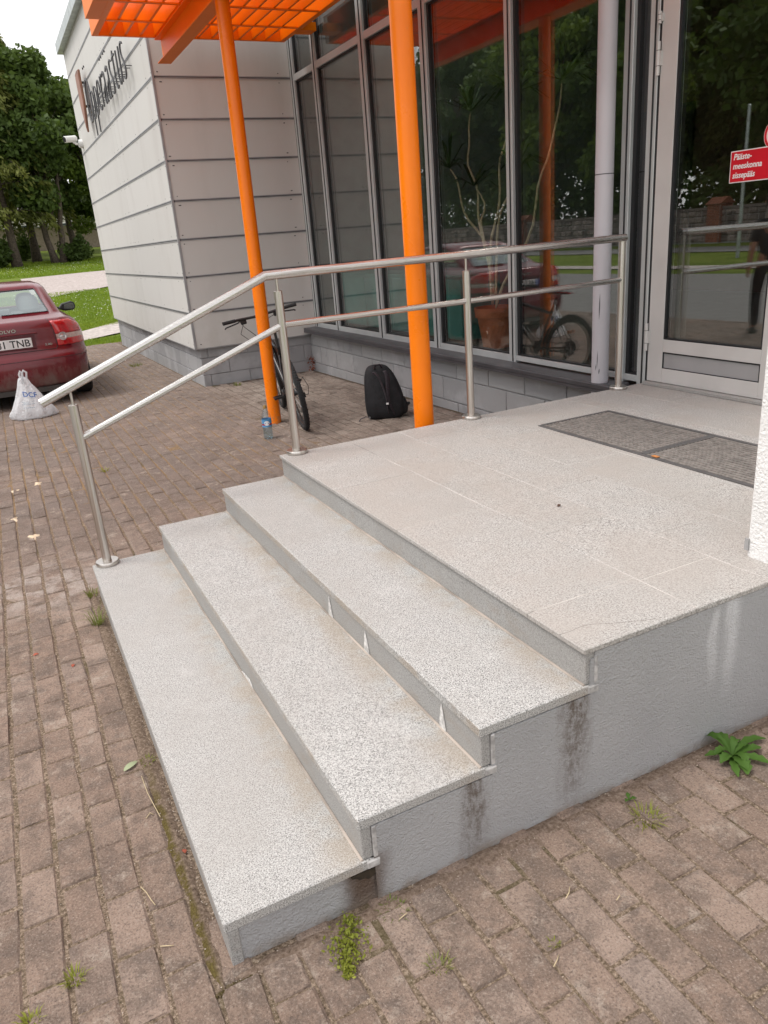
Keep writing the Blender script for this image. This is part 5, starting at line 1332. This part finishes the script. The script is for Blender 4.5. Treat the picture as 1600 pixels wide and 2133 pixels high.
T1 = conifer('tall olive green larch with a bare reddish trunk at the left edge', at(1.5, 47.0), 13.5, 3.4, 3, 20000)
T2 = conifer('second larch just behind the leftmost one, its trunk thinner', at(2.75, 50.5), 12.6, 3.3, 5, 17000)
D1 = broadleaf('dark broadleaf tree with a forked double trunk', at(3.75, 47.7), 10.3, 3.2, 2.8, 4, 19000, LEAF_D, .30, True)
M1 = broadleaf('brighter green maple half hidden by the panel wall', at(6.9, 50.0), 9.6, 2.9, 1.6, 9, 15000, LEAF_B, .28)
D2 = broadleaf('dark tree filling the gap behind the forked trunk', at(5.6, 57.0), 10.4, 3.8, 2.6, 12, 15000, LEAF_D, .36)
D3 = broadleaf('dark tree far behind the two larches', at(-.2, 58.0), 11.0, 4.0, 3.0, 14, 14000, LEAF_D, .36)
copy_thing(D2, 'far dark tree whose top shows above the panel wall edge', at(10.5, 60.0), 1.3, 1.0)
bush('dark bush beside the reddish larch trunk', at(.55, 47.2), .9, 1.3, 5); bush('low bush right of the forked trunk', at(4.75, 47.9), .9, 1.1, 6); bush('thin bush behind the second larch', at(2.2, 52.5), .8, 1.4, 7, 1500)
fw = thing('garden_wall', 'low pinkish garden wall behind the trees', 'wall', at(4, 63))
b = MB()
for i in range(14):
    x = -10 + i * 2.6; MB().box(x, x + 2.58, 63, 63.25, gz(x, 63) - .3, gz(x, 63) + 1.55).build('wall_bay', simple('pink_render', (.42, .33, .29), .9) if i == 0 else bpy.data.materials['pink_render'], fw)
MB().box(-10, 26.4, 62.95, 63.3, gz(4, 63) + 1.551, gz(4, 63) + 1.65).build('coping', simple('coping_grey', (.33, .32, .32), .8), fw)
hs = thing('distant_house', 'pale house glimpsed between the tree trunks behind the garden wall', 'house', at(9, 78))
zh = gz(9, 66); MB().box(2, 20, 76, 84, zh - .5, zh + 3.0).build('house_wall', simple('cream_render', (.60, .57, .53), .9), hs)
MB().prism([(75.6, zh + 3.0), (80, zh + 5.6), (84.4, zh + 3.0)], 1.6, 20.4, lambda u, v, w: (w, u, v)).build('roof', simple('roof_grey', (.16, .15, .15), .8), hs)
for i in range(5):
    x = 3.2 + i * 3.4; wn = MB().box(x, x + 1.2, 75.95, 76.05, zh + .9, zh + 2.2).build('house_window', WHITE_P, hs); MB().box(x + .1, x + 1.1, 75.93, 75.949, zh + 1.0, zh + 2.1).build('pane', simple('far_pane', (.05, .06, .07), .1) if i == 0 else bpy.data.materials['far_pane'], wn)

# ---------------------------------------------------------------- the street side, seen only as reflections in the glazing
z_ = lambda y: gz(-30, y)
sw = thing('stone_wall', 'fieldstone wall across the street with brick piers, mirrored in the glazing', 'wall', (-29.5, 35, z_(35)))
MB().box(-29.9, -29.2, 2, 92, z_(20) - .3, z_(20) + 1.72).build('wall_core', MORTAR, sw)
FS = (lambda M: M.bsdf(M.ramp(M.white(M.vec(*[(q * 2.2).floor() for q in M.xyz()])), (0, (.10, .085, .08)), (.5, (.22, .18, .165)), (1, (.33, .27, .25))), .9))(Mat('fieldstone'))
b = MB(); R3 = random.Random(2)
for k in range(5):
    y = 2 + R3.uniform(0, .3)
    while y < 91:
        w = R3.uniform(.3, .65); h = .32; zc = z_(20) + .03 + k * .34; d = R3.uniform(.04, .10)
        b.add([(-29.19, y, zc), (-29.19, y + w, zc), (-29.19, y + w, zc + h), (-29.19, y, zc + h), (-29.19 + d, y + .07, zc + .06), (-29.19 + d, y + w - .07, zc + .06), (-29.19 + d, y + w - .07, zc + h - .06), (-29.19 + d, y + .07, zc + h - .06)], [(4, 5, 6, 7), (0, 1, 5, 4), (1, 2, 6, 5), (2, 3, 7, 6), (3, 0, 4, 7)]); y += w + .04
b.build('stone', FS, sw, kind='stuff')
MB().box(-30.0, -29.1, 2, 92, z_(20) + 1.721, z_(20) + 1.86).build('coping', simple('dark_coping', (.17, .14, .13), .9), sw)
BRK = simple('pier_brick', (.27, .10, .06), .9, 0, .3, 8)
for y in (12.0, 24.6, 30.4, 48., 66.):
    pr = MB().box(-29.95, -28.95, y - .42, y + .42, z_(20) - .3, z_(20) + 2.0).build('pier', MORTAR, sw); b = MB()
    for k in range(24):
        zc = z_(20) + .02 + k * .082
        for j in range(3):
            a = y - .43 + j * .29 - (.0 if k % 2 else .0)
            b.box(-28.95, -28.935, a + .006, a + .28, zc, zc + .07)
        for j in range(3): b.box(-29.9 + j * .31, -29.9 + j * .31 + .29, y - .435, y - .4205, zc, zc + .07)
    b.build('brick', BRK, pr, kind='stuff')
    MB().prism([(-30.05, 0), (-28.85, 0), (-29.4, .35), (-29.5, .35)], y - .52, y + .52, lambda u, v, w: (u, w, z_(20) + 2.0 + v)).build('pier_cap', BRK, pr)
lp = thing('street_pole', 'slim grey metal pole by the footpath, mirrored in the door glass', 'pole', (-18.0, 19.6, gz(-18, 19.6)), world=False)
MB().tube([(0, 0, -.2), (0, 0, 5.1)], [.07, .05], 12).build('shaft', GALV, lp, smooth=True); MB().lathe([(.055, 0), (.06, .04), (.03, .07)], (0, 0, 5.09), 12).build('cap', GALV, lp, smooth=True)
k = 0
R2 = np.random.default_rng(77); n = 26000; yy = R2.uniform(2, 95, n); top = 4.6 + 1.2 * np.sin(yy * .7) + .7 * np.sin(yy * 1.9)
zz = top * R2.uniform(0, 1, n) ** .8; o = leaf_object('shrub_belt', np.stack([-33.2 + R2.normal(size=n) * .9, yy, zz - .2], 1), .42, LEAF_D, None, 78, .5, .62); o['kind'] = 'stuff'
for (src, x, y, rz, s_, lb_) in ((D1, -35, 14, .4, 1.25, 'dark tree beyond the stone wall, nearest its south end'), (D2, -37, 21, 1.2, 1.35, 'wide dark tree beyond the second wall pier'), (D3, -34.5, 28.5, 2.2, 1.3, 'tall dark tree beyond the third wall pier'), (T1, -37, 35, .3, 1.0, 'tall olive conifer beyond the stone wall'),
                                 (D2, -35, 42.5, 3.0, 1.3, 'dark tree beyond the wall past the tall conifer'), (M1, -33.5, 50, .8, 1.5, 'bright maple leaning over the stone wall'), (D3, -37, 57, 4.1, 1.4, 'dark tree beyond the wall behind the bright maple'), (D1, -35, 66, 5.0, 1.4, 'dark tree beyond the far part of the stone wall'), (D2, -36, 76, 2.0, 1.45, 'dark tree near the north end of the stone wall'), (D3, -36, 88, .5, 1.45, 'last dark tree at the north end of the stone wall'),
                                 (M1, -31.8, 38.5, 2.6, 1.1, 'smaller bright tree close behind the stone wall'), (D3, -36.5, 5, 3.3, 1.3, 'dark tree past the south end of the stone wall'), (D1, -44, 24, 1.9, 1.6, 'tall tree in the second row behind the stone wall'), (D2, -45, 40, .9, 1.7, 'broad tree in the second row behind the conifer'), (D3, -46, 60, 2.9, 1.7, 'broad tree in the second row far along the wall'), (D2, -47, 14, 2.9, 1.8, 'broad tree in the second row near its south end'), (D1, -45, 50, 1., 1.8, 'tall tree in the second row behind the bright maple'), (D2, -46, 72, 1.7, 1.8, 'tall tree in the second row before its north end'), (D3, -48, 32, .2, 1.8, 'rounded tree in the second row between two tall ones'), (D1, -45, 84, 1.1, 1.8, 'last tree of the second row at its north end')):
    c = copy_thing(src, lb_, (x, y, gz(x, y) - .05), rz, s_ * 1.15); c['group'] = 'trees beyond the stone wall'

# ---------------------------------------------------------------- person reflected in the door glass
SKIN = simple('skin', (.48, .27, .19), .55, 0, .06); TROU = simple('dark_trousers', (.022, .023, .028), .85, 0, .2, 20, .004, 40); JACK = simple('dark_shirt', (.03, .032, .036), .85, 0, .2, 20, .004, 40); SHOE = simple('dark_shoe', (.02, .019, .018), .6); HAIR = simple('brown_hair', (.05, .03, .018), .7)
ps = thing('person', 'person in dark trousers and dark shirt standing in the yard, mirrored in the door', 'person', (-1.74, 5.72, gz(-1, 5.7)), world=False, rot=(0, 0, math.radians(35)))
def skin(name, V_, E_, R_, material, root=0, sub=2):
    me = bpy.data.meshes.new(name); me.from_pydata(V_, E_, []); me.update(); me.materials.append(material)
    o = bpy.data.objects.new(name, me); COL.objects.link(o); o.parent = ps
    o.modifiers.new('skin', 'SKIN'); sv = me.skin_vertices[0].data if me.skin_vertices else None
    if sv is None: me.attributes.new('skin', 'FLOAT', 'POINT')
    for i, r in enumerate(R_):
        me.skin_vertices[0].data[i].radius = r if isinstance(r, tuple) else (r, r); me.skin_vertices[0].data[i].use_root = (i == root)
    q = o.modifiers.new('sub', 'SUBSURF'); q.levels = q.render_levels = sub
    return o
# pelvis, spine, chest, neck, head; arms; legs (x right, y forward, z up)
V_ = [(0, 0, .95), (0, -.005, 1.12), (0, -.01, 1.32), (0, 0, 1.47), (0, .015, 1.55), (0, .03, 1.66), (0, .02, 1.75),
      (.17, -.01, 1.40), (.225, -.03, 1.13), (.235, .03, .90), (.235, .06, .81), (-.17, -.01, 1.40), (-.225, -.02, 1.13), (-.235, .04, .90), (-.235, .07, .81),
      (.095, 0, .90), (.105, .09, .50), (.11, .05, .10), (.115, .17, .035), (-.095, 0, .90), (-.105, -.04, .50), (-.11, -.17, .11), (-.115, -.06, .035)]
E_ = [(0, 1), (1, 2), (2, 3), (3, 4), (4, 5), (5, 6), (2, 7), (7, 8), (8, 9), (9, 10), (2, 11), (11, 12), (12, 13), (13, 14), (0, 15), (15, 16), (16, 17), (17, 18), (0, 19), (19, 20), (20, 21), (21, 22)]
Rr = [(.145, .10), (.13, .095), (.15, .10), (.055, .055), (.055, .06), (.075, .095), (.055, .07), .058, .043, .033, .03, .058, .043, .033, .03, .085, .058, .04, .035, .085, .058, .04, .035]
skin('body', V_, E_, Rr, SKIN)
skin('trousers', [(0, 0, 1.0), (0, 0, .93), (.10, 0, .88), (.107, .09, .50), (.11, .05, .09), (-.10, 0, .88), (-.107, -.04, .50), (-.11, -.165, .10)], [(0, 1), (1, 2), (2, 3), (3, 4), (1, 5), (5, 6), (6, 7)], [(.155, .112), (.16, .118), .10, .074, .062, .10, .074, .062], TROU, 1)
skin('shirt', [(0, 0, .94), (0, -.005, 1.12), (0, -.01, 1.32), (0, 0, 1.455), (.175, -.01, 1.40), (.225, -.03, 1.16), (-.175, -.01, 1.40), (-.225, -.02, 1.16)], [(0, 1), (1, 2), (2, 3), (2, 4), (4, 5), (2, 6), (6, 7)], [(.17, .125), (.148, .112), (.165, .115), .068, .072, .062, .072, .062], JACK, 1)
for (x, y, z, a) in ((.112, .05, .0, 0), (-.112, -.14, .0, 0)):
    b = MB()
    for (yy, w, h) in ((-.09, .03, .06), (-.06, .042, .085), (.02, .042, .08), (.10, .048, .055), (.16, .04, .04), (.185, .02, .025)):
        for (cx_, cz_) in ((-1, 0), (-1, .6), (-.6, 1), (.6, 1), (1, .6), (1, 0)): b.v.append((x + cx_ * w, y + yy, .004 + cz_ * h))
    for i in range(5):
        for j in range(6): b.face((i * 6 + j, i * 6 + (j + 1) % 6, (i + 1) * 6 + (j + 1) % 6, (i + 1) * 6 + j))
    b.face([5, 4, 3, 2, 1, 0]); b.face([30, 31, 32, 33, 34, 35]); b.build('shoe', SHOE, ps, 'all', sub=1)
b = MB().lathe([(.02, .125), (.06, .112), (.085, .07), (.092, .02), (.088, -.04), (.07, -.07)], (0, .012, 1.68), 20, caps=False); b.build('hair', HAIR, ps, 'all')
for s_ in (1, -1):
    MB().lathe([(.004, -.01), (.011, 0), (.004, .01)], (s_ * .033, .118, 1.675), 10, axis=(0, 1, 0)).build('eye', WHITE_P, ps, 'all'); MB().lathe([(.012, -.02), (.018, 0), (.012, .02)], (s_ * .083, .02, 1.665), 8).build('ear', SKIN, ps, 'all')
    for k in range(4):
        x = s_ * (.235); y0_ = .05 + (k - 1.5) * .018; MB().tube([(x, y0_ + .02, .81), (x - s_ * .006, y0_ + .03, .755), (x - s_ * .02, y0_ + .032, .725 + abs(k - 1.2) * .008)], [.010, .009, .007], 8).build('finger', SKIN, ps, 'all')
    MB().tube([(s_ * .225, .075, .85), (s_ * .21, .115, .81), (s_ * .20, .12, .785)], [.012, .010, .008], 8).build('thumb', SKIN, ps, 'all')
MB().tube([(0, .105, 1.69), (0, .135, 1.645), (0, .11, 1.635)], [.008, .014, .008], 8).build('nose', SKIN, ps, 'all'); MB().tube([(-.022, .108, 1.605), (0, .116, 1.605), (.022, .108, 1.605)], .005, 6).build('mouth', simple('lips', (.38, .15, .13), .5), ps, 'all')
